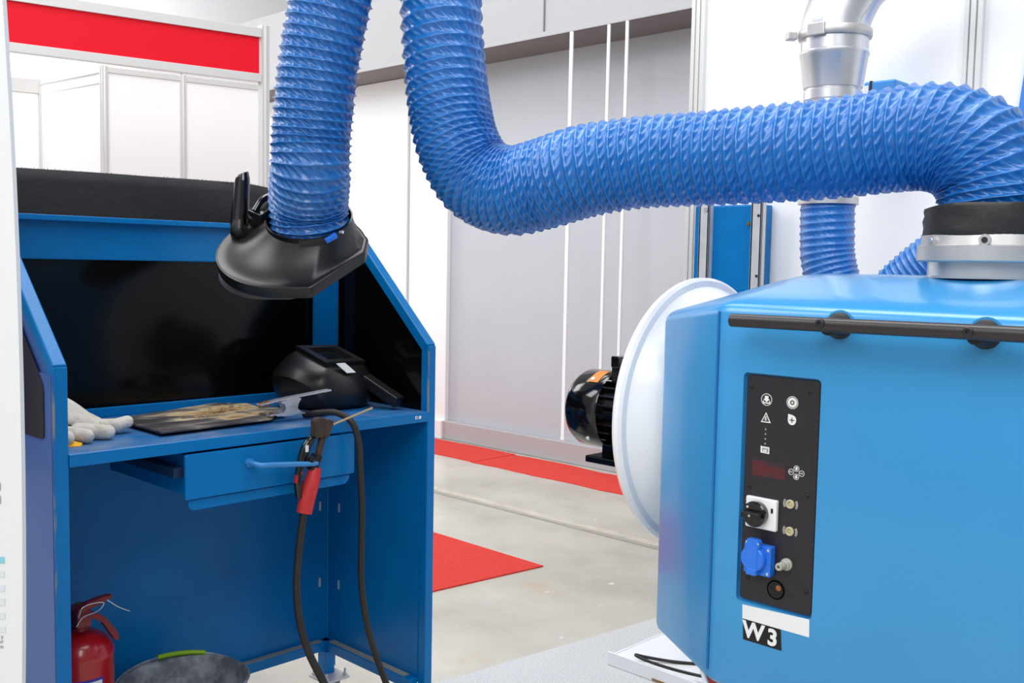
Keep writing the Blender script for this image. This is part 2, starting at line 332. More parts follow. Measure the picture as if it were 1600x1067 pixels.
# white partition behind the filter cabinet
part = struct(box('wall_right', 'partition', 3.10, 3.125, -.86, 2.065, F, 3.3, bev=0))
def post(parent, x, y, z0, z1, w=.05, m='alu'):
    bm = bmesh.new()
    for q in (-.36, 0, .36): bbox(bm, x-w*.38, x+w*.38, y+w*(q-.135), y+w*(q+.135), z0, z1, .0015)
    bbox(bm, x-w*.2, x+w*.2, y-w*.45, y+w*.45, z0, z1, 0)
    return fin(bm, 'post', m, parent)
for yy in (2.09, 1.137, .184, -.77): post(part, 3.10, yy, F, 3.32, .055)
# carpets
def slab(name, m, poly, z0, z1): return pris(name, m, poly, (0, 0, z1-z0), (0, 0, z0))
g = slab('grey_carpet', 'greycarpet', [(2.02, 2.41), (3.9, 2.175), (3.9, -3.5), (1.45, -3.5), (1.45, 1.6), (2.02, 1.62)], F, F+.006)
tag(g, 'light grey carpet laid on the concrete in front of the filter cabinet', 'carpet')
def wavy(x0, x1, y0, y1, amp, n=40):
    L = [(x0+amp*.4*math.sin(i*.9)+rng.normal(0, amp*.2), y0+(y1-y0)*i/n) for i in range(n+1)]
    Rr = [(x1+amp*math.sin(i*.55+1)+rng.normal(0, amp*.3), y0+(y1-y0)*i/n) for i in range(n+1)]
    return L[::-1]+Rr
rc = thing('red_runner', 'long narrow red carpet runner lying along the grey wall', 'carpet', (5.0, 6, F))
for a, b in ((1.7, 5.02), (5.0, 14)): slab('carpet_length', 'redcarpet', wavy(4.80+.01*(a > 3), 5.22, a, b, .014), F, F+(.006 if a < 3 else .009)).parent = rc
for o in rc.children: o.location = o.location - worldorg(rc)
g = slab('red_carpet', 'redcarpet', [(3.365, 3.03), (3.385, 4.3), (1.5, 4.5), (1.5, 3.25)], F, F+.006)
tag(g, 'wide red carpet corner on concrete behind the welding bench', 'carpet')

# ================================================================ red fronted booth, far left
bd = Vector((.980, -.199, 0)); bn = Vector((.199, .980, 0))
bo = Vector((2.986, 4.762, 0))
def bp(u, v, z): p = bo+bd*u+bn*v; return (p.x, p.y, z)
booth = thing('exhibition_booth', 'white shell-scheme booth with red fascia behind the black cloth', 'booth', (2.0, 5.0, F))
def bbar(name, m, u0, u1, v, z0, z1, t, par=booth): return bar(name, m, bp(u0, v, (z0+z1)/2), bp(u1, v, (z0+z1)/2), t, z1-z0, par)
fas = bbar('fascia_panel', 'red', -4, -.03, 0, 2.255, 2.445, .02)
bbar('fascia_top_rail', 'alu', -4, -.02, 0, 2.445, 2.492, .045); bbar('fascia_bottom_rail', 'alu', -4, -.02, 0, 2.214, 2.255, .045)
bbar('rail_clip', 'alu', -1.02, -.92, 0, 2.492, 2.505, .03)
def bpost(u, v, z1=2.50, w=.045):
    x, y, _ = bp(u, v, 0); bm = bmesh.new(); lathe(bm, (x, y, F), (0, 0, 1), [(0, w/2), (z1-F, w/2)], 8)
    for k in range(4):
        a = PI/4+k*PI/2; bbox(bm, x+math.cos(a)*w*.5-.004, x+math.cos(a)*w*.5+.004, y+math.sin(a)*w*.5-.004, y+math.sin(a)*w*.5+.004, F, z1, 0)
    return fin(bm, 'post', 'alu', booth)
bpost(0, 0, 2.51, .05)
def loc(p): d = Vector((p[0], p[1], 0))-bo; return d.dot(bd), d.dot(bn)
uc, vc = loc((2.896, 6.499)); ue, ve = loc((3.985, 6.283)); u2, v2 = loc((2.829, 7.347))
for a, b in ((uc, uc+.5), (uc+.5, uc+1.06)):
    bbar('wall_panel', 'partition', a+.02, b-.02, vc, F, 2.49, .012)
bpost(uc, vc); bpost(uc+.5, vc); bpost(uc+1.08, vc)
bar('wall_panel', 'partition', bp(uc, vc+.02, 1.195), bp(u2, v2-.02, 1.195), .012, 2.58, booth); bpost(u2, v2)
bbar('top_rail', 'alu', uc, uc+1.06, vc, 2.46, 2.495, .03)
bar('top_rail', 'white', bp(uc, vc, 2.478), bp(u2, v2, 2.478), .03, .036, booth); bar('lower_rail', 'white', bp(uc, vc, 2.40), bp(u2, v2, 2.40), .02, .012, booth)
for q in range(3):
    bbar('wall_panel', 'partition', u2-.98*(q+1), u2-.98*q-.02, v2, F, 2.40, .012); bbar('top_rail', 'alu', u2-.98*(q+1), u2-.98*q, v2, 2.40, 2.495, .03); bpost(u2-.98*(q+1), v2)

# ================================================================ white banner at the left edge
bo2 = Vector((.566, 1.563)); bu = Vector((-.69, .72))   # goes left, square to the view
ban = thing('display_board', 'tall white display board with printed table at the left edge', 'board', (.3, 1.85, F))
def bq(u, z, off=0): return (bo2.x+bu.x*u-.72*off*.96, bo2.y+bu.y*u-.69*off*.96, z)
bm = bmesh.new(); L0 = .9
def lean(z): return .0015+.038*(z-1)**2
zs = [F+.02+(2.4-F)*i/24 for i in range(25)]
poly = [(lean(z), z) for z in zs]+[(L0+lean(z), z) for z in zs[::-1]]
prism(bm, poly, (.72*.012, .69*.012, 0), (bo2.x, bo2.y, 0), (bu.x, bu.y, 0), (0, 0, 1)); sheet = fin(bm, 'sheet', 'white', ban)
bar('foot', 'alu', bq(.05, F+.012), bq(.85, F+.012), .22, .024, ban, .004)
def bprint(m, u0, u1, z0, z1): return pris('printed_stripe', m, [(u0, z0), (u1, z0), (u1, z1), (u0, z1)], (-.72*.0006, -.69*.0006, 0), (bo2.x-.0002, bo2.y-.0002, 0), (bu.x, bu.y, 0), (0, 0, 1), parent=sheet)
bprint('stripe', .0296, .20, .8077, .8176)
for z0, z1 in ((.7861, .7959), (.7643, .7742), (.7425, .7534), (.7217, .7316), (.7008, .7107)): bprint('stripe2', .0302, .20, z0, z1)
for body, z in (('y', .6946), ('or', .6868), ('m', .6788)): text('printed_text', body, 'greyprint', .009, (*bq(.0335, z, .0012)[:2], z), (-bu.x, -bu.y, 0), (0, 0, 1), sheet, align='RIGHT')
for z in (.925, .905): bprint('greyprint', .0335, .0345, z-.006, z+.006)

# ================================================================ welding bench
TOP = .863
bench = thing('welding_bench', 'blue steel welding bench with open front, drawer and black screens', 'workbench', (1.34, 2.33, F))
XL, XR, YF, YB = .818, 1.858, 2.09, 2.58
box('front_post', 'bench', XL, .849, YF, YF+.032, -.02, 1.046, bench, .003); box('front_post', 'bench', 1.83, XR, YF, YF+.03, -.02, 1.046, bench, .003)
box('rear_post', 'bench', XL, .849, 2.55, YB, 0, 1.372, bench, .003)
rp = box('rear_post', 'bench', 1.823, 1.858, 2.547, YB, 0, 1.372, bench, .003)
box('corner_angle', 'bench', 1.765, 1.826, 2.532, 2.546, TOP, 1.30, rp, .001); box('corner_angle', 'bench', 1.812, 1.827, 2.50, 2.533, TOP, 1.30, rp, .001)
for x in (.834, 1.843): bar('slope_bar', 'bench', (x, YF+.012, 1.038), (x, 2.47, 1.378), .03, .03, bench, .003)
for x in (.834, 1.843): bar('side_top_rail', 'bench', (x, 2.455, 1.362), (x, 2.58, 1.362), .03, .03, bench, .002)
def sidepoly(d=0, z0=.09): return [(2.10+d, z0), (2.56-d, z0), (2.56-d, 1.36-d), (2.46-d*.2, 1.36-d), (2.10+d, 1.03-d*.4)]
lp = pris('side_panel', 'benchside', sidepoly(), (.006, 0, 0), (XL+.004, 0, 0), (0, 1, 0), (0, 0, 1), parent=bench)
box('side_skin', 'benchside', XL-.002, XL+.004, YF+.004, 2.575, .0, 1.03, lp, 0)
def cham(pts, r):
    out = []
    for i, p in enumerate(pts):
        a, b, c = Vector(pts[i-1]), Vector(p), Vector(pts[(i+1) % len(pts)]); u, v = (a-b).normalized(), (c-b).normalized()
        for t in range(5): q = t/4; e = (b+u*r)*(1-q)**2+b*2*q*(1-q)+(b+v*r)*q**2; out.append((e.x, e.y))
    return out
pris('side_window', 'sidewin', cham([(2.128, .893), (2.53, .893), (2.53, 1.33), (2.47, 1.33), (2.128, 1.005)], .014), (-.003, 0, 0), (XL-.002, 0, 0), (0, 1, 0), (0, 0, 1), parent=bench, label='tinted window in the left side panel')
pris('side_panel', 'bench', sidepoly(), (.006, 0, 0), (1.846, 0, 0), (0, 1, 0), (0, 0, 1), parent=bench)
pris('side_screen', 'black', [(2.118, TOP), (2.555, TOP), (2.555, 1.345), (2.46, 1.345), (2.118, 1.03)], (.005, 0, 0), (1.838, 0, 0), (0, 1, 0), (0, 0, 1), parent=bench, label='glossy black screen inside the right side')
pris('side_screen', 'black', [(2.118, TOP), (2.555, TOP), (2.555, 1.345), (2.46, 1.345), (2.118, 1.03)], (.005, 0, 0), (.834, 0, 0), (0, 1, 0), (0, 0, 1), parent=bench)
box('back_screen', 'black', .85, 1.823, 2.556, 2.562, TOP+.012, 1.29, bench, 0, label='glossy black screen along the back')
box('back_panel', 'bench', .85, 1.823, 2.552, 2.558, .085, .86, bench, 0)
box('lower_side_panel', 'bench', 1.828, 1.834, 2.12, 2.55, .085, .84, bench, 0); box('lower_side_panel', 'bench', .849, .855, 2.12, 2.55, .085, .84, bench, 0)
tb = box('top_rail', 'bench', .83, 1.845, 2.55, 2.575, 1.264, 1.372, bench, .003)
bar('lip', 'bench', (.83, 2.541, 1.3655), (1.845, 2.541, 1.3655), .034, .014, tb, .002)
box('worktop', 'benchtop', .849, 1.832, YF, 2.55, .857, TOP, bench, .0015)
box('worktop_lip', 'bench', .849, 1.832, YF-.003, YF+.003, .836, TOP-.0006, bench, .001); box('worktop_bed', 'bench', .849, 1.832, YF+.003, 2.55, .84, .857, bench, 0)
box('worktop_upstand', 'bench', .85, 1.823, 2.533, 2.545, TOP, TOP+.024, bench, .002)
for p in ((1.79, YF-.0032), (1.80, YF-.0032), (1.786, YF-.0032)):
    pris('paint_chip', 'white', [(p[0]+.004*math.cos(k)*random.uniform(.5, 1.2), .85+.006*math.sin(k)*random.uniform(.5, 1.2)) for k in np.arange(0, 6.2, .8)], (0, -.0004, 0), (0, p[1], 0), (1, 0, 0), (0, 0, 1), parent=bench)
for nm, a, b in (('bottom_rail', (.85, 2.537, .085), (1.823, 2.537, .085)), ('bottom_rail', (1.815, 2.12, .085), (1.815, 2.547, .085)), ('bottom_rail', (.862, 2.12, .085), (.862, 2.547, .085))):
    bar(nm, 'bench', a, b, .03, .03, bench, .002)
for nm, a, b in (('rail_dust', (.90, 2.535, .1005), (1.79, 2.535, .1005)), ('rail_dust', (1.815, 2.15, .1005), (1.815, 2.51, .1005))):
    bar(nm, mat('settled dust', (150, 150, 146), .9), a, b, .022, .0012, bench, 0)
wear = mat('worn post paint', (0, 104, 172), .4, rgb2=(128, 134, 138), vscale=38, lo=.46, hi=.6, stretch=(1, 1, .25))
box('worn_edge', wear, XL-.0008, XL+.004, YF-.0008, YF+.004, .55, 1.03, bench, .0006); box('worn_edge', wear, 1.83-.0006, 1.834, YF-.0007, YF+.004, .86, 1.03, bench, .0006)
# small panel clips
for z in (.28, .52, .70):
    for q in (box('panel_clip', 'galv', 1.795, 1.801, 2.548, 2.552, z-.014, z+.014, bench, .0005), box('panel_clip', 'galv', 1.826, 1.829, 2.49, 2.496, z-.014, z+.014, bench, .0005)): pass
# caster plates with bolts and white wheels
for x, y in ((1.80, 2.50), (.88, 2.50), (1.815, 2.14), (.88, 2.14)):
    k = box('caster_plate', 'galv', x-.045, x+.045, y-.045, y+.045, -.008, 0, bench, .002)
    b0 = None
    for dx in (-.034, .034):
        for dy in (-.034, .034):
            if b0 is None: b0 = lath('bolt', 'galv', (x+dx, y+dy, -.012), (0, 0, 1), [(0, .0035), (.0119, .0035), (.012, .007), (.019, .007), (.0191, .0035), (.034, .0035)], k, 8)
            else: copy_to(b0, (dx+.034, dy+.034, 0), k)
    bm = bmesh.new(); bbox(bm, x-.02, x-.017, y-.03, y+.012, -.062, -.008, .001); bbox(bm, x+.017, x+.02, y-.03, y+.012, -.062, -.008, .001); bbox(bm, x-.02, x+.02, y-.03, y+.02, -.012, -.008, .001); fin(bm, 'fork', 'galv', k)
    lath('wheel', 'white', (x-.014, y-.015, -.062), (1, 0, 0), [(0, .02), (0, .033), (.004, .037), (.024, .037), (.028, .033), (.028, .02)], k, 28)
box('post_shoe', 'bench', 1.79, 1.823, 2.505, 2.547, 0, .072, bench, .002)
# drawer
dr = box('drawer', 'bench', 1.118, 1.556, 2.088, 2.50, .732, .826, bench, .002)
pris('drawer_front', 'bench', rrect(1.102, 1.571, .729, .832, .006, rs=(.006, .006, .004, .004)), (0, .008, 0), (0, 2.078, 0), (1, 0, 0), (0, 0, 1), parent=dr, bev=.0008)
pris('drawer_apron', 'bench', rrect(1.112, 1.562, .702, .7255, .02, rs=(.002, .002, .016, .022)), (0, .006, 0), (0, 2.086, 0), (1, 0, 0), (0, 0, 1), parent=dr)
hm = mat('handle blue', (58, 134, 200), .3)
tube('drawer_handle', hm, [(1.262, 2.08, .796), (1.262, 2.05, .796), (1.268, 2.035, .794), (1.29, 2.03, .793), (1.36, 2.03, .786), (1.41, 2.03, .781), (1.425, 2.035, .78), (1.43, 2.05, .78), (1.43, 2.08, .78)], .0065, dr, 12, 50)
for x, z in ((1.262, .796), (1.43, .78)): cy('handle_nut', hm, (x, 2.0785, z), (x, 2.068, z), .011, None, dr, 6)
box('drawer_slide', mat('shaded slide blue', (20, 46, 78), .5), 1.085, 1.112, 2.10, 2.545, .778, .80, bench, .001); box('drawer_slide', M['bench'], 1.562, 1.585, 2.10, 2.545, .778, .80, bench, .001)  # left slide's blue is darkened to paint in the shadow under the worktop

# ---------------------------------------------------------------- black cloth screen behind the bench
sc = thing('cloth_screen', 'black cloth screen hung on a thin frame behind the bench top', 'screen', (1.2, 2.68, F))
n, mrow = 90, 26; V = []; 
for j in range(mrow+1):
    for i in range(n+1):
        x = .55+1.34*i/n; t = j/mrow; ztop = 1.482+.012*math.sin((x-.55)*2)+.02*max(0, x-1.3)-.03*max(0, x-1.62)*4*(x > 1.62); z = ztop-(ztop-.72)*t
        y = 2.665+.010*math.sin(x*9+t*1.6)+.012*math.sin(x*4.2-t*3)*t+.006*math.sin((z*30+x*8))*max(0, min(1, (x-1.1)*2))
        V.append((x, y, z))
f = [(j*(n+1)+i, j*(n+1)+i+1, (j+1)*(n+1)+i+1, (j+1)*(n+1)+i) for j in range(mrow) for i in range(n)]
o = pydata('cloth', V, f, 'cloth', sc); md = o.modifiers.new('thick', 'SOLIDIFY'); md.thickness = .003
bm = bmesh.new()
for i in range(260):
    x = .56+1.12*i/260+random.uniform(-.002, .002); z = 1.482+.012*math.sin((x-.55)*2)+.02*max(0, x-1.3)-.03*max(0, x-1.62)*4*(x > 1.62); y = 2.665+.010*math.sin(x*9)
    cyl(bm, (x, y, z-.003), (x+random.uniform(-.003, .003), y+random.uniform(-.003, .003), z+random.uniform(.001, .0035)), .0006, .0004, 4)
fr = fin(bm, 'frayed_edge', 'cloth', sc)
for x in (.90, 1.60): cy('upright', 'gloss', (x, 2.69, .8), (x, 2.69, 1.47), .008, None, sc); bar('bracket', 'gloss', (x, 2.581, 1.30), (x, 2.69, 1.30), .02, .012, sc); bar('bracket', 'gloss', (x, 2.581, .84), (x, 2.69, .84), .02, .012, sc)
cy('cross_bar', 'gloss', (.60, 2.69, 1.44), (1.66, 2.69, 1.44), .007, None, sc)

# ================================================================ things on the bench
# gloves
gl = thing('work_gloves', 'pale leather work gloves with yellow lining lying beside the left post', 'gloves', (.95, 2.25, TOP))
blob('glove', 'leather', [((.890, 2.34, .905), (.95, 2.315, .893), .034, .028), ((.888, 2.375, .93), (.955, 2.345, .916), .024, .020), ((.955, 2.345, .914), (1.0, 2.305, .886), .019, .017),
   ((.955, 2.285, .884), (1.03, 2.268, .884), .0195, .017), ((1.03, 2.268, .884), (1.058, 2.272, .889), .017, .0155), ((.935, 2.25, .883), (.985, 2.212, .880), .0195, .0175), ((.895, 2.25, .883), (.93, 2.192, .8795), .0185, .0165), ((.876, 2.245, .883), (.886, 2.19, .8795), .0175, .0165)], .003, gl, smooth_it=3)
V = []; nn_ = 28
for j_ in range(9):
    for i_ in range(nn_+1):
        t = i_/nn_; q = j_/8; a = Vector((.868, 2.345-.055*q, .948-.05*q)); e = Vector((1.0-.02*q, 2.285-.035*q, .897-.008*q)); p = a.lerp(e, t); p.z += .030*math.sin(PI*min(1, t*1.05))*(1-q)*(1-.4*t)+.004*math.sin(q*7+t*4); p.y -= .006*math.sin(q*PI)
        V.append(p)
fl = pydata('cuff_flap', V, [(j_*(nn_+1)+i_, j_*(nn_+1)+i_+1, (j_+1)*(nn_+1)+i_+1, (j_+1)*(nn_+1)+i_) for j_ in range(8) for i_ in range(nn_)], 'leather', gl); md = fl.modifiers.new('t', 'SOLIDIFY'); md.thickness = .004
pydata('lining', [(.868, 2.18, .8645), (.905, 2.165, .8645), (.915, 2.18, .868), (.90, 2.205, .872), (.868, 2.215, .874), (.868, 2.18, .863), (.905, 2.165, .863), (.915, 2.18, .8635), (.90, 2.205, .8635), (.868, 2.215, .8635)],
       [(0, 1, 2, 3, 4), (9, 8, 7, 6, 5), (0, 5, 6, 1), (1, 6, 7, 2), (2, 7, 8, 3), (3, 8, 9, 4), (4, 9, 5, 0)], 'yellow', gl, False, 'yellow lining')
# burnt plates
pl = thing('test_plate', 'flat burnt steel plate with pale weld scale in the worktop middle', 'steel plate', (1.28, 2.33, TOP))
pris('plate', 'burnt', [(1.092, 2.418), (1.088, 2.163), (1.16, 2.166), (1.395, 2.184), (1.45, 2.26), (1.49, 2.46), (1.42, 2.52), (1.24, 2.46)], (0, 0, .005), (0, 0, TOP+.008), parent=pl, bev=.0008)
bm = bmesh.new()
for i in range(70):
    t = random.random(); x = 1.24+.2*t+random.gauss(0, .02); y = 2.30+.12*t+random.gauss(0, .025)
    bmesh.ops.create_icosphere(bm, subdivisions=1, radius=random.uniform(.002, .006), matrix=Matrix.Translation((x, y, TOP+.0135)) @ Matrix.Diagonal((1.6, 1, .4, 1)))
sp = fin(bm, 'weld_spatter', mat('weld scale', (196, 164, 118), .7, rgb2=(90, 70, 54), vscale=70), pl, True); sp['kind'] = 'stuff'
bm = bmesh.new()
for i in range(7): bbox(bm, 1.098, 1.115, 2.20+.028*i, 2.215+.028*i, TOP, TOP+.008, 0)
fin(bm, 'serrated_support', 'hole', pl)
p2 = pris('scrap_plate', 'burnt', [(1.40, 2.225), (1.47, 2.235), (1.485, 2.30), (1.42, 2.34), (1.385, 2.29)], (0, 0, .005), (0, 0, TOP+.0135)); tag(p2, 'small burnt scrap plate gripped by the chrome clamp', 'steel plate')
# earth clamp
ec = thing('earth_clamp', 'chrome earth clamp with spread jaws gripping the burnt plate', 'clamp', (1.46, 2.2, TOP))
def strip(name, m, pts, w, th, par):
    bm = bmesh.new()
    P = [Vector(p) for p in pts]; out = []
    for i, p in enumerate(P):
        d = (P[min(i+1, len(P)-1)]-P[max(i-1, 0)]).normalized(); s = Vector((0, 1, 0)); s = (s-d*s.dot(d)).normalized(); u = s.cross(d)
        out.append([bm.verts.new(p+s*a*w/2+u*b*th/2) for a, b in ((-1, -1), (1, -1), (1, 1), (-1, 1))])
    for i in range(len(out)-1):
        for k in range(4): bm.faces.new((out[i][k], out[i][(k+1) % 4], out[i+1][(k+1) % 4], out[i+1][k]))
    bm.faces.new(out[0][::-1]); bm.faces.new(out[-1]); return fin(bm, name, m, par)
ua = strip('upper_arm', 'chrome', [(1.366, 2.2, .9105), (1.42, 2.2, .918), (1.46, 2.2, .922), (1.52, 2.2, .927), (1.578, 2.2, .932)], .022, .004, ec)
la = strip('lower_arm', 'chrome', [(1.392, 2.2, .881), (1.43, 2.2, .884), (1.455, 2.2, .888), (1.48, 2.2, .882), (1.52, 2.2, .872), (1.57, 2.2, .868)], .022, .004, ec)
for s in (-.0115, .0115):
    pris('cheek', 'chrome', [(1.405, .884), (1.43, .886), (1.437, .895), (1.434, .906), (1.42, .914), (1.47, .923), (1.483, .918), (1.474, .905), (1.472, .893), (1.485, .882), (1.45, .876), (1.41, .878)], (0, -.0015 if s < 0 else .0015, 0), (0, 2.2+s, 0), (1, 0, 0), (0, 0, 1), parent=ec)
cy('pivot_pin', 'chrome', (1.454, 2.185, .903), (1.454, 2.215, .903), .004, None, ec, 12); lath('pivot_spring', 'chrome', (1.454, 2.191, .903), (0, 1, 0), [(0, .008), (.003, .009), (.006, .008), (.009, .009), (.012, .008), (.015, .009), (.018, .008)], ec, 16)
for x, z in ((1.372, .908), (1.388, .911), (1.402, .879)): bbx = cy('jaw_stud', 'copper', (x, 2.2, z-.006), (x, 2.2, z+.008), .006, None, ec, 8)
# welding hand shield
ms = thing('welding_shield', 'black hand-held welding shield lying face up on the worktop', 'welding mask', (1.67, 2.35, TOP))
A_, B_, C_, D_ = [Vector(p) for p in ((1.612, 2.40, 1.026), (1.732, 2.385, 1.024), (1.762, 2.292, .986), (1.628, 2.285, .988))]
def rectloop(A, B, Cc, D, n=14):
    out = []
    for p, q in ((A, B), (B, Cc), (Cc, D), (D, A)): out += [p.lerp(q, i/n) for i in range(n)]
    return out
n4 = 14
def rimloop(pts):
    """closed smooth loop through 8 control points, 4*n4 samples starting at the corner opposite A"""
    P = [Vector(p) for p in pts]; m_ = len(P); out = []
    for i in range(4*n4):
        t = i/(4*n4)*m_; k = int(t); u = t-k; p0, p1, p2, p3 = P[(k-1) % m_], P[k % m_], P[(k+1) % m_], P[(k+2) % m_]
        out.append(p1*1+ (p2-p0)*.5*u + (p0*2-p1*5+p2*4-p3)*.5*u*u + (p1*3-p0-p2*3+p3)*.5*u**3)
    return out
loops = [rectloop(A_, B_, C_, D_),
 rimloop([(1.585, 2.42, 1.002), (1.68, 2.425, 1.004), (1.752, 2.41, 1.0), (1.79, 2.34, .975), (1.772, 2.275, .958), (1.70, 2.262, .965), (1.613, 2.265, .967), (1.585, 2.33, .99)]),
 rimloop([(1.548, 2.44, .955), (1.67, 2.455, .955), (1.775, 2.44, .95), (1.808, 2.35, .925), (1.775, 2.26, .915), (1.69, 2.235, .93), (1.585, 2.26, .925), (1.542, 2.34, .955)]),
 rimloop([(1.555, 2.43, .905), (1.67, 2.455, .90), (1.78, 2.44, .90), (1.808, 2.35, .885), (1.765, 2.265, .883), (1.69, 2.245, .885), (1.605, 2.265, .88), (1.555, 2.33, .905)]),
 rimloop([(1.575, 2.415, .872), (1.67, 2.445, .866), (1.775, 2.43, .866), (1.80, 2.35, .866), (1.755, 2.27, .868), (1.69, 2.255, .868), (1.615, 2.275, .866), (1.575, 2.33, .870)])]
V = [p for L in loops for p in L]; K = 4*n4
f = [(r*K+i, r*K+(i+1) % K, (r+1)*K+(i+1) % K, (r+1)*K+i) for r in range(len(loops)-1) for i in range(K)]
sh = pydata('shell', V, f, 'plastic', ms, True, angle=50); md = sh.modifiers.new('sub', 'SUBSURF'); md.levels = 1; md.render_levels = 1; md = sh.modifiers.new('t', 'SOLIDIFY'); md.thickness = .004
nw_ = (B_-A_).cross(D_-A_).normalized(); nw_ = nw_ if nw_.z > 0 else -nw_
def quadframe(s0, s1, h0, h1):
    c = (A_+B_+C_+D_)/4; bm = bmesh.new(); L = []
    for s, h in ((s0, h0), (s0, h1), (s1, h1), (s1, h0)): L.append([bm.verts.new(c+(p-c)*s+nw_*h) for p in (A_, B_, C_, D_)])
    for q in range(4):
        for i in range(4): bm.faces.new((L[q][i], L[q][(i+1) % 4], L[(q+1) % 4][(i+1) % 4], L[(q+1) % 4][i]))
    bmesh.ops.recalc_face_normals(bm, faces=bm.faces[:]); bmesh.ops.bevel(bm, geom=bm.edges[:], offset=.0015, segments=2, affect='EDGES'); return bm
wf = fin(quadframe(1.06, .68, -.004, .009), 'window_frame', 'plastic', ms); fin(quadframe(.72, .60, -.004, .004), 'window_bezel', 'plastic', wf)
c0 = (A_+B_+C_+D_)/4; bm = bmesh.new(); q = [bm.verts.new(c0+(p-c0)*.72+nw_*h) for h in (-.003, -.001) for p in (A_, B_, C_, D_)]
bm.faces.new(q[:4]); bm.faces.new(q[4:]); [bm.faces.new((q[i], q[(i+1) % 4], q[4+(i+1) % 4], q[4+i])) for i in range(4)]
fin(bm, 'lens', 'glass', ms, label='dark lens')
hd = bar('handle', 'plastic', (1.738, 2.335, .972), (1.79, 2.165, .884), .040, .030, ms, .003)
bar('handle_rib', 'plastic', (1.720, 2.335, .986), (1.772, 2.17, .899), .003, .003, hd, .001)
tq = [Vector(v) for v in ((1.650, 2.268, .993), (1.680, 2.268, .993), (1.706, 2.252, .966), (1.676, 2.252, .966))]
pydata('paper_tag', tq+[v+Vector((0, .0015, -.001)) for v in tq], [(0, 1, 2, 3), (7, 6, 5, 4), (0, 4, 5, 1), (1, 5, 6, 2), (2, 6, 7, 3), (3, 7, 4, 0)], 'label', ms, False, 'white paper tag')
# electrode holder hanging on the drawer handle
eh = thing('electrode_holder', 'electrode holder with red grip hanging on the drawer handle', 'welding tool', (1.42, 2.04, .66))
Y0 = 2.04
def seg(p): return (p[0], Y0, p[1])
dk = mat('burnt brass head', (58, 48, 44), .5, metal=.3, rgb2=(86, 66, 52), vscale=60)
pris('head', dk, cham([(1.414, .885), (1.424, .892), (1.442, .891), (1.446, .884), (1.437, .842), (1.412, .846)], .004), (0, -.022, 0), (0, Y0+.006, 0), (1, 0, 0), (0, 0, 1), parent=eh, bev=.001)
pris('jaw', dk, cham([(1.444, .886), (1.466, .882), (1.468, .87), (1.452, .838), (1.440, .842)], .004), (0, -.018, 0), (0, Y0+.004, 0), (1, 0, 0), (0, 0, 1), parent=eh, bev=.001)
tube('body_arm', dk, [seg(p) for p in ((1.447, .85), (1.438, .82), (1.43, .79), (1.422, .765))], .009, eh, 10, 20)
tube('lever', 'gloss', [seg(p) for p in ((1.428, .846), (1.405, .835), (1.388, .808), (1.379, .775), (1.374, .74), (1.376, .70))], .0075, eh, 10, 30, rr=[.007, .010, .0105, .009, .0095, .0105, .007])
tube('lever_sleeve', 'redpaint', [seg(p) for p in ((1.378, .765), (1.374, .75), (1.372, .737))], .0095, eh, 10, 10)
tube('inner_strut', 'gloss', [seg(p) for p in ((1.418, .838), (1.406, .82), (1.400, .80), (1.404, .775))], .0045, eh, 8, 16)
bm = bmesh.new(); obox(bm, seg((1.393, .797)), seg((1.43, .785)), .018, .014, .002); obox(bm, seg((1.43, .80)), seg((1.412, .763)), .024, .02, .003); fin(bm, 'pivot_block', 'plastic', eh)
lath('pivot', 'gloss', (1.404, Y0-.016, .787), (0, 1, 0), [(0, .004), (.002, .009), (.03, .009), (.032, .004)], eh, 16)
box('name_tag', 'label', 1.388, 1.396, Y0-.012, Y0-.010, .812, .828, eh, 0)
tube('grip', 'redgrip', [seg(p) for p in ((1.424, .768), (1.414, .735), (1.402, .70), (1.392, .66))], .016, eh, 20, 20, rr=[.0155, .0195, .0205, .019])
cy('welding_rod', 'rod', (1.455, Y0-.006, .866), (1.575, Y0-.03, .905), .0027, None, eh, 10, label='thin coated welding rod')
tube('cable', 'cable', [(1.393, Y0, .672), (1.384, Y0, .62), (1.375, Y0, .55), (1.371, Y0, .48), (1.376, 2.035, .40), (1.392, 2.02, .32), (1.425, 2.0, .235), (1.47, 1.98, .12), (1.53, 1.95, .0), (1.60, 1.88, F+.024), (1.62, 1.72, F+.02), (1.55, 1.5, F+.0158), (1.47, 1.3, F+.0158)], .0095, eh, 12, 90)
tube('cable', 'cable', [(1.50, 2.2, .873), (1.515, 2.15, .882), (1.53, 2.10, .886), (1.546, 2.06, .868), (1.558, 2.045, .82), (1.563, 2.042, .74), (1.566, 2.038, .65), (1.563, 2.035, .55), (1.560, 2.03, .45), (1.572, 2.02, .34), (1.604, 2.01, .23), (1.645, 1.99, .12), (1.70, 1.94, 0), (1.74, 1.86, F+.024), (1.72, 1.7, F+.02), (1.62, 1.45, F+.0148)], .0085, ec, 12, 100)
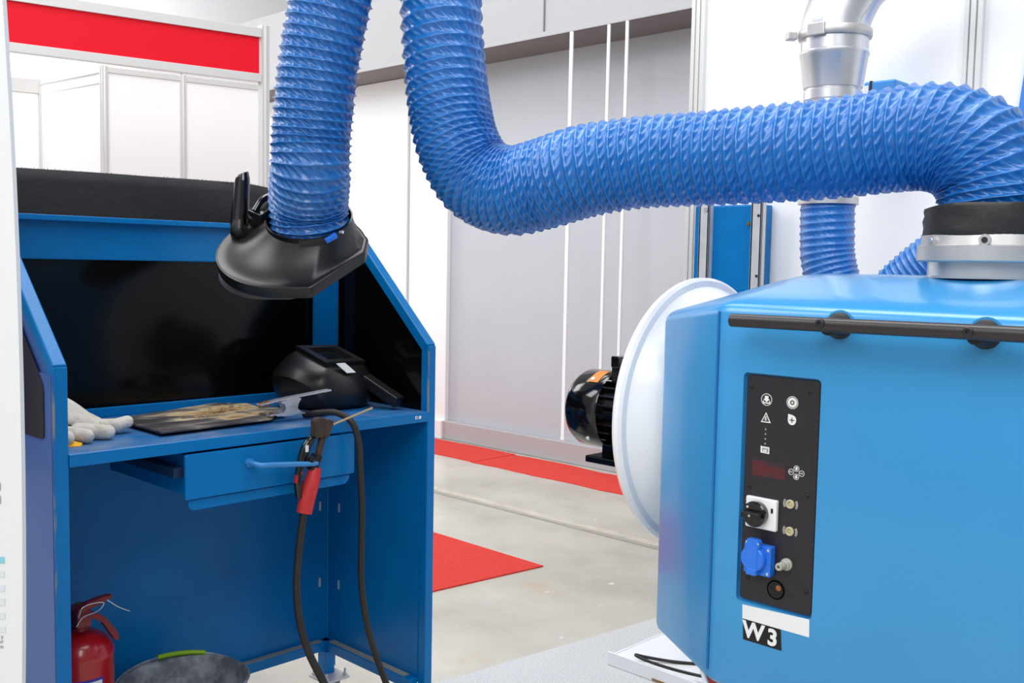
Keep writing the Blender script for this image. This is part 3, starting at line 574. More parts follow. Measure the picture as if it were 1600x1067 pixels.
# extinguisher
EX, EY = .978, 2.36
ex = thing('fire_extinguisher', 'red fire extinguisher standing behind the left bench post', 'extinguisher', (EX, EY, F))
lath('cylinder', 'redpaint', (EX, EY, F), (0, 0, 1), [(0, .068), (.004, .074), (.02, .076), (.425, .076), (.435, .0775), (.44, .076), (.455, .070), (.47, .058), (.482, .038), (.488, .022), (.495, .020)], ex, 48)
bm = bmesh.new(); a0 = -PI*.5
V = []; f = []
def lab(name, m, a_0, a_1, z0, z1, r, par):
    V = []; n = 20
    for rr in (r, r+.0006):
        for z in (z0, z1):
            for i in range(n+1): a = a_0+(a_1-a_0)*i/n; V.append((EX+rr*math.cos(a), EY+rr*math.sin(a), z))
    q = n+1; f = [(2*q+i, 2*q+i+1, 3*q+i+1, 3*q+i) for i in range(n)]+[(i+1, i, q+i, q+i+1) for i in range(n)]+[(i, i+1, 2*q+i+1, 2*q+i) for i in range(n)]+[(q+i+1, q+i, 3*q+i, 3*q+i+1) for i in range(n)]
    return pydata(name, V, f, m, par)
l1 = lab('label_border', 'labelblue', -3.3, -1.25, .02, .289, .0762, ex); lab('label', 'label', -3.3, -1.31, .025, .283, .0768, ex)
lath('valve', 'brass', (EX, EY, (F-.06)+.55), (0, 0, 1), [(0, .017), (.012, .017), (.013, .012), (.02, .012), (.021, .016), (.05, .016), (.052, .01), (.062, .01)], ex, 20)
dr2 = mat('lever dark red', (120, 22, 30), .3)
pris('carry_handle', dr2, [(-.028, .585), (.0, .592), (.03, .572), (.055, .53), (.062, .52), (.070, .525), (.064, .545), (.036, .585), (.006, .606), (-.028, .60)], (0, .022, 0), (EX, EY-.06, F-.06), (1, 0, 0), (0, 0, 1), parent=ex, bev=.0015)
pris('squeeze_lever', dr2, [(-.028, .604), (0, .612), (.03, .618), (.052, .628), (.054, .634), (.03, .634), (-.005, .628), (-.028, .616)], (0, .020, 0), (EX, EY-.06, F-.06), (1, 0, 0), (0, 0, 1), parent=ex, bev=.0015)
box('valve_block', dr2, EX-.03, EX+.004, EY-.058, EY+.012, (F-.06)+.57, (F-.06)+.61, ex, .003)
tube('safety_wire', 'chrome', [(EX-.03, EY-.066, (F-.06)+.60), (EX-.02, EY-.066, (F-.06)+.622), (EX+.03, EY-.066, (F-.06)+.622), (EX+.02, EY-.063, (F-.06)+.606), (EX-.02, EY-.066, (F-.06)+.598), (EX-.035, EY-.066, (F-.06)+.58)], .0012, ex, 6, 30)
tube('pull_wire', 'chrome', [(EX+.04, EY-.06, (F-.06)+.625), (EX+.07, EY-.06, (F-.06)+.60), (EX+.095, EY-.06, (F-.06)+.585)], .0011, ex, 6, 12)
# bucket
BX, BY, BZ = 1.232, 2.335, .200
bk = thing('zinc_bucket', 'dull galvanised bucket with lime green grip on the floor under the bench', 'bucket', (BX, BY, F))
lath('pail', 'zinc', (BX, BY, F), (0, 0, 1), [(0, .0), (0, .112), (.012, .118), (BZ-F-.05, .152), (BZ-F-.046, .155), (BZ-F-.042, .153), (BZ-F-.004, .158), (BZ-F, .163), (BZ-F+.004, .158), (BZ-F-.004, .154), (.02, .112), (.014, 0)], bk, 64, False)
hp = [(BX+.168*math.cos(a), BY+.05+.150*math.sin(a)*.83-.03, BZ-.012+.026*math.sin(a)) for a in np.linspace(PI*1.0, 0, 17)]
tube('bail', 'zinc', hp, .0028, bk, 8, 60)
tube('grip', 'green', [(p[0], p[1], p[2]+.001) for p in hp[8:13]], .0065, bk, 10, 20, label='lime green plastic grip')
for s in (-1, 1): box('ear', 'zinc', BX+s*.162-.004, BX+s*.162+.004, BY-.012, BY+.016, BZ-.035, BZ-.004, bk, .001)
wb = box('wood_offcut', 'ply', 1.42, 1.60, 2.62, 2.84, F, F+.012, bev=.002); tag(wb, 'pale plywood offcut on the concrete behind the bench rail', 'plywood')

# ================================================================ extraction hood and its hose
tau = math.radians(36); ax = UP*math.cos(tau)-fw*math.sin(tau); e1 = RT.copy(); e2 = -UP*math.sin(tau)-fw*math.cos(tau)
camp = Vector((0, 0, 1.27))
def view(x, y, d): return camp+(fw+RT*((x-800)/FPX)-UP*((y-533.5)/FPX))*d
HC = view(457, 394, 2.50)
def hp3(u, v, h): return HC+e1*u+e2*v+ax*h
hood = thing('extraction_hood', 'black plastic fume extraction hood hanging over the welding bench', 'extraction hood', HC)
NK = 144
out_ = [(.182*math.cos(a), .183*math.sin(a)) for a in np.linspace(PI/2, PI*1.5+1.25, 90)]+[(.182, -.045), (.182, .022), (.074, .183)]
dense = []
for i in range(len(out_)):
    p, q = Vector(out_[i]), Vector(out_[(i+1) % len(out_)])
    dense += [p.lerp(q, t/12) for t in range(12)]
th = np.array([math.atan2(p.y, p.x) % (2*PI) for p in dense]); rd = np.array([p.length for p in dense]); o_ = np.argsort(th)
circ = [(r_*math.cos(a), r_*math.sin(a)) for a in np.arange(NK)*2*PI/NK for r_ in (float(np.interp(a, th[o_], rd[o_], period=2*PI)),)]
NU, NV, NH, NR = .046, -.030, .068, .104
rows = []
for (t, h) in ((.97, -.016), (1.0, -.015), (1.005, -.006), (1.012, .008), (1.005, .013), (.99, .0145), (.975, .013)): rows.append([hp3(u*t, v*t, h) for u, v in circ])
for q in np.linspace(.1, 1, 12):
    w = q**.8; h = .013+(NH-.013)*(q**1.7); row = []
    for k, (u, v) in enumerate(circ):
        a = math.radians(360*k/NK); cu, cv = NU+NR*1.015*math.cos(a), NV+NR*1.015*math.sin(a)
        row.append(hp3(u*.965*(1-w)+cu*w, v*.965*(1-w)+cv*w, h))
    rows.append(row)
for k2, (r_, h) in enumerate(((NR*1.02, NH+.012), (NR*.985, NH+.012), (NR*.97, NH-.03))):
    rows.append([hp3(NU+r_*math.cos(2*PI*k/NK), NV+r_*math.sin(2*PI*k/NK), h) for k in range(NK)])
V = [p for r_ in rows for p in r_]; f = [(i*NK+k, i*NK+(k+1) % NK, (i+1)*NK+(k+1) % NK, (i+1)*NK+k) for i in range(len(rows)-1) for k in range(NK)]
pydata('cone', V, f, 'plastic', hood, True, angle=45)
# mouth underneath
bm = bmesh.new(); L = []
for r_, h in ((.93, -.010), (.90, -.02), (.78, -.046), (.72, -.050), (.70, -.046), (.70, -.006)): L.append([bm.verts.new(hp3(u*r_-.045*(r_ < .89), v*r_, h)) for u, v in circ])
for i in range(len(L)-1):
    for k in range(NK): bm.faces.new((L[i][k], L[i][(k+1) % NK], L[i+1][(k+1) % NK], L[i+1][k]))
fin(bm, 'mouth_ring', mat('grey plastic', (84, 82, 84), .45), hood, True)
for i in range(-4, 5): bar('mesh_bar', 'plastic', hp3(-.02+i*.027, -math.sqrt(.0169-(i*.027)**2)*.95, -.02), hp3(-.02+i*.027, math.sqrt(.0169-(i*.027)**2)*.95, -.02), .004, .004, hood, 0)
# handle
hb = Vector(view(374, 352, 2.53)); ht = Vector(view(379, 272, 2.53))
P = [hb.lerp(ht, t) for t in np.linspace(0, 1, 12)]
bm = bmesh.new(); rows = []
for i, p in enumerate(P):
    t = i/11; w = .0235-.005*t; w *= (1 if t < .93 else .8)
    rows.append([bm.verts.new(p+RT*w*math.cos(a)+fw*w*.8*math.sin(a)+UP*(.006*math.cos(a) if t > .95 else 0)) for a in np.linspace(0, 2*PI, 20, endpoint=False)])
for i in range(11):
    for k in range(20): bm.faces.new((rows[i][k], rows[i][(k+1) % 20], rows[i+1][(k+1) % 20], rows[i+1][k]))
bm.faces.new(rows[-1]); bm.faces.new(rows[0][::-1]); fin(bm, 'handle', 'gloss', hood, True, angle=50)
tube('handle_yoke', 'plastic', [hb+UP*.012, hb-UP*.018, hp3(-.125, -.105, .02), hp3(-.10, -.09, .03)], .016, hood, 14, 24, rr=[.019, .024, .030, .022])
bm = bmesh.new(); q0 = view(398, 338, 2.47); q1 = view(424, 318, 2.50)
obox(bm, q0, q1, .05, .022, .004, ax); fin(bm, 'bracket', 'plastic', hood)
tube('bracket_arm', 'gloss', [view(398, 330, 2.46), view(408, 314, 2.47), view(422, 306, 2.49), view(436, 305, 2.52)], .008, hood, 10, 20)
cy('bracket_screw', 'chrome', view(409, 332, 2.435), view(409, 332, 2.45), .004, None, hood, 10)
bar('latch', 'cabnib', hp3(NU+.053, NV+.096, NH+.002), hp3(NU+.078, NV+.080, NH+.010), .012, .012, hood, .002, ax, label='blue plastic latch')
cy('latch_screw', 'chrome', hp3(NU+.085, NV+.070, NH+.012), hp3(NU+.093, NV+.074, NH+.014), .004, None, hood, 10)
neck = hp3(NU, NV, NH)
d0 = (neck-camp).dot(fw); hdir = UP*math.cos(math.radians(24))-fw*math.sin(math.radians(24))
hosepts = [neck-hdir*.035, neck, neck+hdir*.04]+[view(x, y, d0-q) for x, y, q in ((485, 262, .078), (487, 210, .092), (492, 150, .108), (500, 88, .122), (511, 28, .136), (525, -36, .15), (540, -110, .165), (550, -190, .18))]
h1 = thing('arm_hose', 'blue ribbed hose running from the top down into the black hood', 'hose', neck)
corrugated('hose', 'hose', hosepts, .098, [.0135, .0165, .0195, .022, .024, .026, .027, .028], h1, nw=26, depth=.085, wr=.055, seed=3, segs=220, per=11)

# ================================================================ filter cabinet
cab = thing('filter_cabinet', 'large blue filter cabinet with handrail and control panel', 'machine', (1.9, .645, F))
plan = [(1.55, .985), (1.55, .305), (1.70, .075), (2.10, .075), (2.25, .305), (2.25, .985), (2.10, 1.215), (1.70, 1.215)]
def rounded(poly, r, n=4): return cham_n(poly, r, n)
def cham_n(pts, r, n):
    out = []
    for i, p in enumerate(pts):
        a, b, c = Vector(pts[i-1]), Vector(p), Vector(pts[(i+1) % len(pts)]); u, v = (a-b).normalized(), (c-b).normalized()
        for t in range(n+1): q = t/n; e = (b+u*r)*(1-q)**2+b*2*q*(1-q)+(b+v*r)*q**2; out.append(e)
    return out
def inset(pts, d):
    """polygon moved inwards by d"""
    n = len(pts); out = []
    cx = sum(p[0] for p in pts)/n; cy_ = sum(p[1] for p in pts)/n; P = [Vector(p) for p in pts]; lines = []
    for i in range(n):
        a, b = P[i], P[(i+1) % n]; dd = (b-a).normalized(); nn = Vector((-dd.y, dd.x)); nn = nn if nn.dot(Vector((cx, cy_))-a) > 0 else -nn; lines.append((a+nn*d, dd))
    for i in range(n):
        (a, u), (b, v) = lines[i-1], lines[i]; den = u.x*v.y-u.y*v.x; t = ((b.x-a.x)*v.y-(b.y-a.y)*v.x)/den; out.append(a+u*t)
    return out
rows = []
for d, z, r in ((.05, .512, .016), (.012, .515, .018), (.003, .523, .018), (0, .535, .018), (0, .86, .018), (0, 1.19, .018), (.0025, 1.2, .018), (.008, 1.207, .018), (.018, 1.2125, .018), (.10, 1.231, .02), (.19, 1.252, .02), (.235, 1.2615, .02), (.26, 1.2645, .016), (.29, 1.266, .01)):
    rows.append([(p.x, p.y, z-(.13*max(0, p.y-.985, .305-p.y) if z > 1.1 else 0)) for p in cham_n(inset(plan, d), r, 4)])
K = len(rows[0]); V = [p for r_ in rows for p in r_]; f = [(i*K+k, i*K+(k+1) % K, (i+1)*K+(k+1) % K, (i+1)*K+k) for i in range(len(rows)-1) for k in range(K)]
f += [tuple(range(K)), tuple((len(rows)-1)*K+k for k in range(K))[::-1]]
body = pydata('body', V, f, 'cab', cab, True, angle=28)
# niche for the control panel and a groove round the corner seam
PY0, PY1, PZ0, PZ1 = .7905, .9285, .6875, 1.0875
cut = pris('t', 'cab', rrect(PY0-.004, PY1+.004, PZ0-.004, PZ1+.004, .008), (.03, 0, 0), (1.53, 0, 0), (0, 1, 0), (0, 0, 1))
md = body.modifiers.new('niche', 'BOOLEAN'); md.object = cut; md.operation = 'DIFFERENCE'; md.solver = 'EXACT'
me = evaluated(body); body.modifiers.clear(); old = body.data; body.data = me; bpy.data.meshes.remove(old); bpy.data.objects.remove(cut)
body.data.materials.clear(); body.data.materials.append(M['cab'])
bar('corner_seam', mat('seam blue', (30, 104, 168), .4), (1.5523, .9885, .54), (1.5523, .9885, 1.196), .004, .004, body, .001, (1, 0, 0))
# hopper, stand and clamp below
lath('hopper', 'cab', (1.9, .645, .10), (0, 0, 1), [(0, .17), (.01, .18), (.05, .185), (.415, .27), (.418, .26)], cab, 40)
lath('dust_bin', 'plastic', (1.9, .645, F+.01), (0, 0, 1), [(0, .17), (.01, .18), (.19, .19), (.195, .2), (.2, .2)], cab, 40)
for x, y in ((1.66, .30), (2.14, .30), (1.66, .99), (2.14, .99)): box('stand_leg', 'white', x-.02, x+.02, y-.02, y+.02, F+.006, .515, cab, .003)
pris('bin_clamp', 'redpaint', rrect(-.02, .012, .40, .512, .008), (.012, 0, 0), (1.615, 1.02, 0), (0, 1, 0), (0, 0, 1), parent=cab, label='red clamp lever')
tube('clamp_wire', 'white', [(1.60, 1.03, .512), (1.59, 1.01, .49), (1.585, .985, .488), (1.585, .96, .51)], .005, cab, 8, 20)
# rail
tube('handrail', mat('bronze black rail', (46, 41, 42), .34), [(1.50, .93, 1.184), (1.50, .76, 1.185), (1.50, .53, 1.187), (1.50, .36, 1.188)], .0115, cab, 24, 20)
for yy in (.758, .53, .40):
    k = lath('rail_standoff', 'rubber', (1.551, yy, 1.182), (-1, 0, 0), [(0, .022), (.006, .022), (.010, .019), (.040, .014), (.044, .014)], cab, 24)
    lath('rail_screw', 'panel', (1.4885, yy+.004, 1.1875), (-1, 0, 0), [(-.004, .0075), (.002, .0075), (.0035, .006), (.0035, .003), (.001, .0025)], k, 16)
    lath('standoff_washer', 'cab', (1.5503, yy, 1.182), (-1, 0, 0), [(0, .026), (.001, .026)], k, 24)
# control panel
cp = pris('control_panel', 'panel', rrect(PY0, PY1, PZ0, PZ1, .007), (-.004, 0, 0), (1.559, 0, 0), (0, 1, 0), (0, 0, 1), parent=cab, bev=.001, label='charcoal control panel with printed symbols')
PX = 1.555
U, Vv, N_ = (0, -1, 0), (0, 0, 1), (-.0004, 0, 0)
def icon(polys, m='print', par=cp, name='symbol', lift=0):
    bm = bmesh.new()
    for p in polys: prism(bm, [(b, z) for b, z in p], N_, (PX-lift, 0, 0), (0, 1, 0), (0, 0, 1))
    return fin(bm, name, m, par)
def ringicon(y, z, r0, r1, m='print', a0=0, a1=360, lift=0, name='symbol_ring', n=28):
    return fin(ringpoly(bmesh.new(), r0, r1, a0, a1, N_, (PX-lift, y, z), U, Vv, n), name, m, cp)
def disc(y, z, r, m, lift=0, name='symbol', n=20): return icon([[(y+r*math.cos(2*PI*k/n), z+r*math.sin(2*PI*k/n)) for k in range(n)]], m, lift=lift, name=name)
def sh(y, z, pts): return [(y-u, z+v) for u, v in pts]
def scr(y, z, par=cp):
    k = lath('panel_screw', 'rubber', (PX+.0005, y, z), (-1, 0, 0), [(0, .0046), (.0012, .0046), (.0012, .0036), (.002, .0034), (.0026, .0026), (.0026, .0014), (.0008, .0012)], par, 16); return k
s0 = scr(.920, 1.066)
for y, z in ((.809, 1.068), (.9165, .890), (.8055, .892), (.913, .727), (.8015, .728)): copy_to(s0, (0, y-.920, z-1.066), cp)
ringicon(.889, 1.047, .0096, .0106); ringicon(.840, 1.047, .0098, .0108)
icon([sh(.889, 1.047, [(-.0035, .0065), (.0035, .0065), (.0035, .001), (.0065, .001), (0, -.0045), (-.0065, .001), (-.0035, .001)]), sh(.889, 1.047, [(-.007, -.002), (-.005, -.002), (-.005, -.005), (.005, -.005), (.005, -.002), (.007, -.002), (.007, -.007), (-.007, -.007)])])
disc(.840, 1.047, .0085, 'print'); ringicon(.840, 1.047, .0022, .0040, 'panel', lift=.0003); 
icon([sh(.889, 1.015, [(0, .010), (.0095, -.008), (-.0095, -.008)])]); icon([sh(.889, 1.015, [(0, .0065), (.0065, -.006), (-.0065, -.006)])], 'panel', lift=.0003); icon([sh(.889, 1.015, [(-.001, .003), (.001, .003), (.001, -.0045), (-.001, -.0045)])], 'print', lift=.0006); icon([sh(.889, 1.015, [(-.0028, -.001), (-.002, .001), (-.002, -.0045), (-.0028, -.0045)]), sh(.889, 1.015, [(.002, .001), (.0028, -.001), (.0028, -.0045), (.002, -.0045)])], 'greyprint', lift=.0006)
icon([sh(.8395, 1.0175, [(-.0075, .0095), (-.0005, .0085)]+[(.0078*math.cos(a), -.0005+.0085*math.sin(a)) for a in np.linspace(1.3, -PI, 18)])])
icon([sh(.8395, 1.0170, [(-.0007, .0045), (.0007, .0045), (.0007, -.0045), (-.0007, -.0045)]), sh(.8395, 1.0170, [(-.0045, .0007), (.0045, .0007), (.0045, -.0007), (-.0045, -.0007)])], 'panel', lift=.0003)
for z in (.995, .9867, .9783, .970): disc(.8885, z, .0027, 'rubber', name='indicator_lamp'); disc(.8885, z+.0002, .0016, 'greyprint', lift=.0003, name='indicator_lamp')
icon([sh(.8885, .959, [(-.0085, .0068), (-.006, .0058), (.0083, .0055), (.0083, -.0062), (-.0085, -.0055)])]); icon([sh(.8885, .959, [(-.0055, .0035), (.0065, .0033), (.0065, -.004), (-.0055, -.0035)])], 'greyprint', lift=.0003); icon([sh(.8885, .959, [(-.004, -.003), (-.002, .001), (0, -.001), (.002, .002), (.004, -.003)])], 'print', lift=.0006)
pris('display', 'screen', [(.912, .912), (.848, .912), (.848, .942), (.912, .942)], N_, (PX, 0, 0), (0, 1, 0), (0, 0, 1), parent=cp, label='dark red display')
for y, z in ((.8275, .9355), (.8372, .9285), (.8178, .9285), (.8275, .9215)): ringicon(y, z, .0044, .0052)
icon([sh(.8275, .9355, [(0, .0036), (.0036, 0), (.0016, 0), (.0016, -.003), (-.0016, -.003), (-.0016, 0), (-.0036, 0)]), sh(.8275, .9215, [(0, -.0036), (.0036, 0), (.0016, 0), (.0016, .003), (-.0016, .003), (-.0016, 0), (-.0036, 0)])])
text('button_text', 'ESC', 'print', .0042, (PX-.0004, .8372, .9285), U, Vv, cp); text('button_text', 'OK', 'print', .0046, (PX-.0004, .8178, .9285), U, Vv, cp)
for y, z in ((.836, .873), (.835, .826)):
    lath('signal_button', 'beige', (PX, y, z), (-1, 0, 0), [(0, .0078), (.003, .0078), (.004, .0068), (.004, .0052), (.002, .0046)], cp, 24); disc(y, z, .0046, 'brass', lift=.0016, name='signal_lens')
    for s in (0, 180):
        for r_ in (.0105, .0128): ringicon(y, z, r_, r_+.0007, 'print', s-33, s+33, name='signal_arc', n=10)
# rotary switch
pris('switch_plate', 'whitegloss', rrect(.8575, .9175, .821, .8755, .003), (-.009, 0, 0), (PX, 0, 0), (0, 1, 0), (0, 0, 1), parent=cp, bev=.002)
lath('switch_knob', 'gloss', (PX-.009, .8935, .848), (-1, 0, 0), [(0, .0215), (.006, .0225), (.012, .0225), (.014, .0205), (.014, 0.0001)], cp, 40, angle=30)
box('switch_grip', 'plastic', PX-.036, PX-.020, .876, .911, .842, .854, cp, .003); cy('switch_screw', 'cast', (PX-.0362, .8935, .848), (PX-.0375, .8935, .848), .0024, None, cp, 10)
icon([sh(.8655, .857, [(-.002, .004), (.002, .004), (.002, -.004), (-.002, -.004)])], 'hole', name='switch_mark', lift=.0095); disc(.905, .860, .002, 'print', lift=.0235, name='switch_mark')
# socket
pris('socket_base', 'cabnib', rrect(.8610, .9135, .7415, .7945, .003), (-.016, 0, 0), (PX, 0, 0), (0, 1, 0), (0, 0, 1), parent=cp, bev=.0015)
so = lath('socket_lid', 'cabnib', (PX-.016, .8905, .771), (-1, 0, 0), [(0, .0225), (.010, .0225), (.0125, .0205), (.0125, .0001)], cp, 40, angle=30)
box('lid_tongue', 'cabnib', PX-.0305, PX-.016, .8805, .9005, .7425, .755, cp, .002); pris('lid_hinge', 'cabnib', [(-.013, .790), (.013, .790), (.013, .802), (.009, .806), (-.009, .806), (-.013, .802)], (-.012, 0, 0), (PX-.016, .8905, 0), (0, 1, 0), (0, 0, 1), parent=cp, bev=.001)
box('lid_rib', 'cabnib', PX-.0295, PX-.028, .8795, .9015, .752, .795, cp, .0005)
k = lath('socket_screw', 'chrome', (PX-.016, .8665, .788), (-1, 0, 0), [(0, .0028), (.001, .0026), (.0016, .0015)], cp, 12); copy_to(k, (0, 0, -.041), cp)
for s in (-.0115, .0115): cy('hinge_pin', 'chrome', (PX-.0265, .8905+s, .7995), (PX-.0285, .8905+s, .7995), .0017, None, cp, 10)
# fitting and gland hole
lath('air_fitting', 'clear', (PX, .838, .768), (-1, .05, 0), [(0, .0105), (.004, .0105), (.005, .0085), (.009, .0085), (.010, .0068), (.026, .0068), (.028, .006), (.028, .003), (.02, .0028)], cp, 24)
ringicon(.857, .7185, .0165, .0175, 'rubber', name='hole_rim'); lath('cable_gland', 'hole', (PX-.0006, .857, .7185), (-1, 0, 0), [(.0015, .0165), (.0015, .0145), (.0008, .0140), (.0006, .0001)], cp, 32)
ringicon(.8595, .7185, .0098, .0108, 'rubber', lift=.0012, name='hole_rim'); lath('hole_reflector', 'copper', (PX-.001, .8515, .723), (-1, 0, 0), [(0, .0055), (.0012, .005), (.0012, .0001)], cp, 14)
for y in (.8305, .8225): ringicon(y, .717, .0033, .0038, 'rubber', name='engraved_ring')
# stickers
pris('sticker', 'white', [(.9185, .6785), (.790, .6845), (.789, .654), (.9175, .653)], (-.0006, 0, 0), (1.5497, 0, 0), (0, 1, 0), (0, 0, 1), parent=cab, label='blank white sticker')
st = pris('number_sticker', 'hole', [(.9165, .6535), (.8425, .6535), (.8395, .6165), (.9145, .6165)], (-.0008, 0, 0), (1.5497, 0, 0), (0, 1, 0), (0, 0, 1), parent=cab, label='black sticker reading W3')
text('letter', 'W', 'white', .040, (1.5486, .8945, .6350), U, Vv, st, bold=.0014); text('digit', '3', 'white', .040, (1.5486, .857, .6335), U, Vv, st, bold=.0014)
# fan cover and motor
FX, FZ = 1.995, .937
fc = lath('fan_cover', 'whitegloss', (FX, 1.335, FZ), (0, -1, 0), [(0, .0001), (0, .295), (.004, .308), (.012, .313), (.022, .313), (.028, .306), (.030, .292), (.040, .282), (.075, .262), (.118, .225), (.118, .2)], cab, 96, False, 'white enamelled fan cover', 30)
mo = lath('motor', 'gloss', (FX-.07, 1.34, .925), (0, 1, 0), [(0, .078), (.155, .078), (.157, .092), (.163, .0945), (.242, .0945), (.256, .087), (.258, .0001)], cab, 48, True, 'black electric motor', 30)
bm = bmesh.new()
for k in range(26):
    a = 2*PI*k/26; d = Vector((math.cos(a), 0, math.sin(a)))
    f0 = bar('cooling_fin', 'gloss', Vector((FX-.07, 1.345, .925))+d*.083, Vector((FX-.07, 1.494, .925))+d*.083, .0035, .022, mo, 0, d)
bm.free()
box('motor_foot', 'gloss', FX-.18, FX+.04, 1.41, 1.51, .812, .828, mo, .003); box('motor_leg', 'gloss', FX-.13, FX-.01, 1.42, 1.50, .826, .85, mo, .002)
box('terminal_box', 'gloss', FX-.14, FX-.08, 1.38, 1.47, 1.0, 1.04, mo, .004); box('lifting_lug', 'gloss', FX-.13, FX-.09, 1.455, 1.48, 1.035, 1.062, mo, .003)
for a in (-2.4, 2.2, .9): 
    d = Vector((math.cos(a), 0, math.sin(a))); cy('cowl_screw', 'white', Vector((FX-.07, 1.535, .925))+d*.0935, Vector((FX-.07, 1.535, .925))+d*.098, .005, None, mo, 10)
pydata('warning_sticker', [(FX-.07+(.0957+e)*math.cos(a), y, .925+(.0957+e)*math.sin(a)) for e in (0, -.002) for y in (1.515, 1.545) for a in np.linspace(1.75, 2.3, 7)], [(i, i+1, i+8, i+7) for i in range(6)]+[(14+i+1, 14+i, 14+i+7, 14+i+8) for i in range(6)], 'warn', mo, True)
# inlet collar on the roof
CX, CY = 1.875, .636
lath('inlet_spigot', 'spun', (CX, CY, 1.262), (0, 0, 1), [(0, .112), (.004, .108), (.03, .108)], cab, 64)
kr = lath('inlet_ring', 'cast', (CX, CY, 1.290), (0, 0, 1), [(0, .104), (.001, .1255), (.003, .127), (.028, .127), (.030, .122), (.050, .118), (.0505, .10)], cab, 72)
for a in (2.55, 3.35, 4.2):
    d = Vector((math.cos(a), math.sin(a), 0)); p = Vector((CX, CY, 1.327)); k = cy('ring_lug', 'cast', p+d*.10, p+d*.126, .0125, .0095, kr, 20); cy('lug_screw', 'chrome' if a < 3 else 'panel', p+d*.124, p+d*.128, .005, None, kr, 10)
# main hose
ph = thing('main_hose', 'thick blue ribbed hose looping sideways onto the cabinet roof', 'hose', (CX, CY, 1.34))
mp_ = [(1.70, 1.93, 2.45), (1.682, 1.906, 2.296), (1.661, 1.876, 2.088), (1.642, 1.846, 1.898), (1.635, 1.824, 1.76), (1.626, 1.791, 1.635), (1.624, 1.754, 1.54), (1.638, 1.703, 1.468), (1.664, 1.63, 1.44), (1.691, 1.546, 1.455), (1.714, 1.453, 1.479), (1.762, 1.333, 1.496), (1.807, 1.2, 1.5), (1.837, 1.068, 1.504), (1.862, .943, 1.509), (1.876, .833, 1.518), (1.878, .752, 1.518), (1.877, .686, 1.494), (1.876, .646, 1.444), (CX, CY, 1.395), (CX, CY, 1.345)]
corrugated('hose', 'hose', mp_, .101, [.036]*5+[.032, .021, .017, .018, .021, .023, .024, .025, .026, .023, .017, .015], ph, nw=27, depth=.09, wr=.06, rad=[1]*9+[1.03]*3+[1]*8, seed=9, segs=240, per=11)
V = []; n = 64; prof = [(1.335, .118), (1.338, .1195), (1.350, .1175), (1.362, .119), (1.372, .1165), (1.386, .1185), (1.392, .117), (1.393, .102)]
for z, r_ in prof:
    for k in range(n):
        a = 2*PI*k/n; w = .0008*math.sin(3*a+z*140)+.0004*math.sin(7*a-z*90); V.append((CX+(r_+w)*math.cos(a), CY+(r_+w)*math.sin(a), z+(.003*math.sin(2*a+1)+.0012*math.sin(5*a)-.004 if z > 1.38 else 0)))
pydata('rubber_sleeve', V, [(i*n+k, i*n+(k+1) % n, (i+1)*n+(k+1) % n, (i+1)*n+k) for i in range(len(prof)-1) for k in range(n)], 'rubber', ph, True, 'black rubber sleeve', 70)

# ================================================================ behind the cabinet
DX, DY = 2.60, 1.322
dt = thing('metal_duct', 'silver sheet metal duct with clamp ring beside the white partition', 'duct', (DX, DY, 1.46))
lath('reducer', 'spun', (DX, DY, 1.46), (0, 0, 1), [(0, .076), (.0, .079), (.018, .079), (.020, .075), (.27, .074), (.272, .077), (.295, .077), (.297, .073), (.302, .073), (.304, .078), (.385, .0885), (.39, .0915), (.397, .0915), (.401, .0885), (.445, .0885)], dt, 56)
lath('clamp_ring', 'cast', (DX, DY, 1.895), (0, 0, 1), [(0, .089), (.0, .095), (.004, .097), (.02, .097), (.024, .095), (.024, .089)], dt, 56)
bar('clamp_bolt', 'cast', (DX-.06, DY+.082, 1.905), (DX-.08, DY+.10, 1.905), .026, .022, dt, .003)
bar('clamp_tongue', 'cast', (DX-.0965, DY-.02, 1.908), (DX-.0965, DY+.03, 1.908), .008, .034, dt, .003)
P = [(DX, DY, 1.90), (DX, DY, 1.93), (DX+.008, DY-.012, 1.98), (DX+.03, DY-.045, 2.05), (DX+.07, DY-.105, 2.10), (DX+.13, DY-.2, 2.13), (DX+.2, DY-.34, 2.14)]
tube('elbow', 'spun', P, .0895, dt, 48, 60); 
a = np.array(P); tube('elbow_seam', 'cast', [(p[0]-.03, p[1]-.0845, p[2]) for p in P[:2]]+[(p[0]-.02, p[1]-.0865, p[2]-.015) for p in P[2:4]], .002, dt, 6, 20)
fh = thing('flex_hose', 'thin blue ribbed hose curving down behind the cabinet roof', 'hose', (DX, DY, 1.3))
corrugated('hose', 'hose', [(DX, DY, 1.468), (DX, DY, 1.42), (DX, DY-.002, 1.365), (DX, DY-.006, 1.31), (DX, DY-.03, 1.23), (DX, DY-.085, 1.14), (DX, 1.19, 1.12), (DX, 1.145, 1.18), (DX, 1.105, 1.228), (DX, 1.041, 1.285), (DX, .979, 1.33), (DX, .90, 1.375), (DX, .78, 1.42), (DX, .60, 1.45)], .0755, [.022, .018, .016, .016, .02, .02], fh, nw=30, segs=128, per=8, seed=5)
lath('hose_clip', 'cast', (DX, DY, 1.452), (0, 0, 1), [(0, .076), (0, .080), (.018, .080), (.018, .076)], fh, 40)
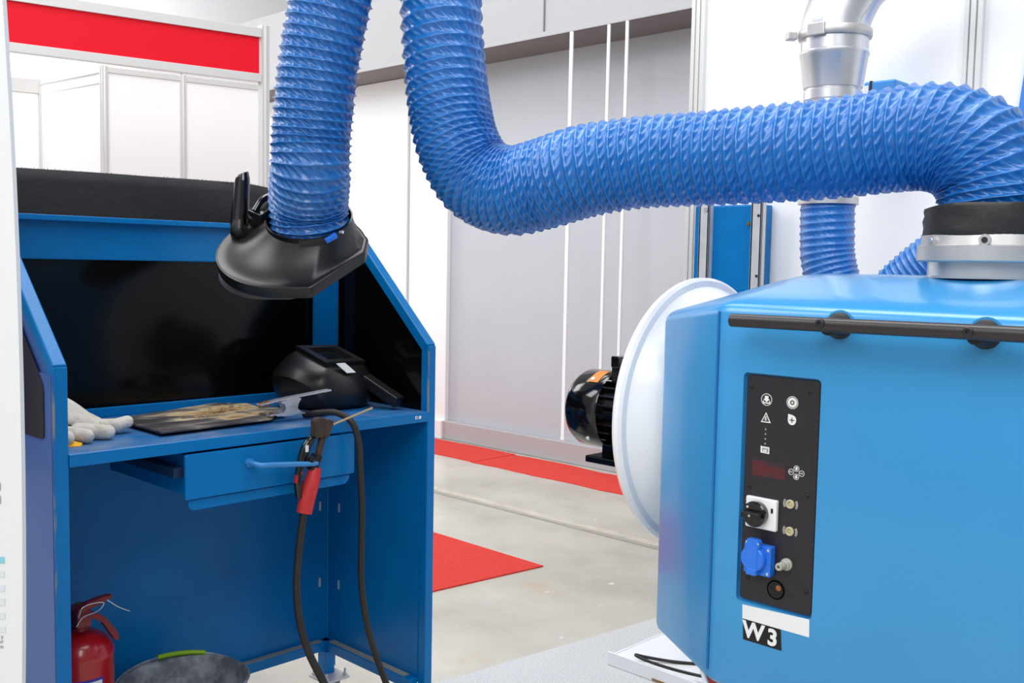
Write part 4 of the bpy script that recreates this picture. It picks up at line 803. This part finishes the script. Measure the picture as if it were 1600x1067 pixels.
# blue locker with galvanised rails
lk = thing('blue_column', 'narrow blue steel column with galvanised rails against the white partition', 'column', (3.0, 1.85, F))
box('body', 'bench', 3.02, 3.095, 1.775, 2.035, F, 1.49, lk, .002)
box('door', 'bench', 3.012, 3.02, 1.825, 1.965, F+.05, 1.486, lk, .002); box('door_edge', M['bench'], 3.008, 3.02, 1.795, 1.823, F+.05, 1.486, lk, .001); cy('lock', 'brass', (3.008, 1.812, 1.425), (3.004, 1.812, 1.425), .006, None, lk, 10)
for y0, y1, hz in ((1.955, 1.995, (1.475,)), (1.75, 1.79, (1.45, 1.25))):
    bm = bmesh.new(); bbox(bm, 2.985, 3.012, y0, y0+.006, F, 1.53, 0); bbox(bm, 2.985, 2.992, y0, y1, F, 1.53, .001); bbox(bm, 2.985, 3.012, y1-.006, y1, F, 1.53, 0); r_ = fin(bm, 'rail', 'galv', lk)
    for z in hz: cy('rail_bolt', 'chrome' if len(hz) == 1 else 'hole', (2.9845, y0+.012, z), (2.981 if len(hz) == 1 else 2.9835, y0+.012, z), .008 if len(hz) == 1 else .005, None, r_, 12)
bb = thing('junction_box', 'small light blue box on the white partition behind the big hose', 'box', (3.07, 1.37, 1.7))
box('case', 'blueink', 3.0, 3.10, 1.325, 1.425, 1.70, 1.85, bb, .006); box('case_band', 'panel', 2.998, 3.10, 1.398, 1.405, 1.70, 1.851, bb, 0); box('case_label', 'white', 2.998, 3.0, 1.408, 1.422, 1.79, 1.838, bb, 0)
pb = thing('blue_sign', 'slanted bright blue sign edge at the right margin of the partition', 'sign', (3.05, .8, 1.7))
pris('sign_plate', mat('sign blue', (58, 132, 220), .4), [(1.002, 1.712), (.988, 1.85), (.98, 1.95), (.62, 1.95), (.62, 1.712)], (.02, 0, 0), (3.08, 0, 0), (0, 1, 0), (0, 0, 1), parent=pb)
for z in (1.75, 1.88): cy('sign_stud', 'alu', (3.07, .7, z), (3.10, .7, z), .006, None, pb, 10)
# white tray on the carpet with a black cable
tr = thing('floor_tray', 'white sheet steel tray on the grey carpet below the filter cabinet', 'tray', (2.86, 1.7, F))
bm = bmesh.new(); bbox(bm, 2.68, 3.04, 1.30, 2.10, F+.030, F+.034, 0); bbox(bm, 2.676, 2.684, 1.30, 2.106, F+.007, F+.052, .001); bbox(bm, 2.68, 3.04, 2.098, 2.106, F+.007, F+.036, .001); fin(bm, 'pan', 'whitegloss', tr)
box('rust_stain', mat('rust', (150, 110, 62), .8), 2.6745, 2.6765, 1.86, 1.915, F+.009, F+.016, tr, 0)
cb = tube('black_cable', 'cable', [(2.86, 1.62, F+.040), (2.74, 1.72, F+.056), (2.70, 1.86, F+.058), (2.70, 1.98, F+.058), (2.71, 2.01, F+.058), (2.735, 1.99, F+.05), (2.80, 1.90, F+.040), (2.87, 1.82, F+.040), (2.92, 1.80, F+.05), (2.95, 1.83, F+.07), (2.93, 1.86, F+.075), (2.90, 1.84, F+.05), (2.92, 1.78, F+.040), (3.0, 1.66, F+.040)], .0055, None, 8, 90)
tag(cb, 'thin black cable looped across the white floor tray', 'cable')
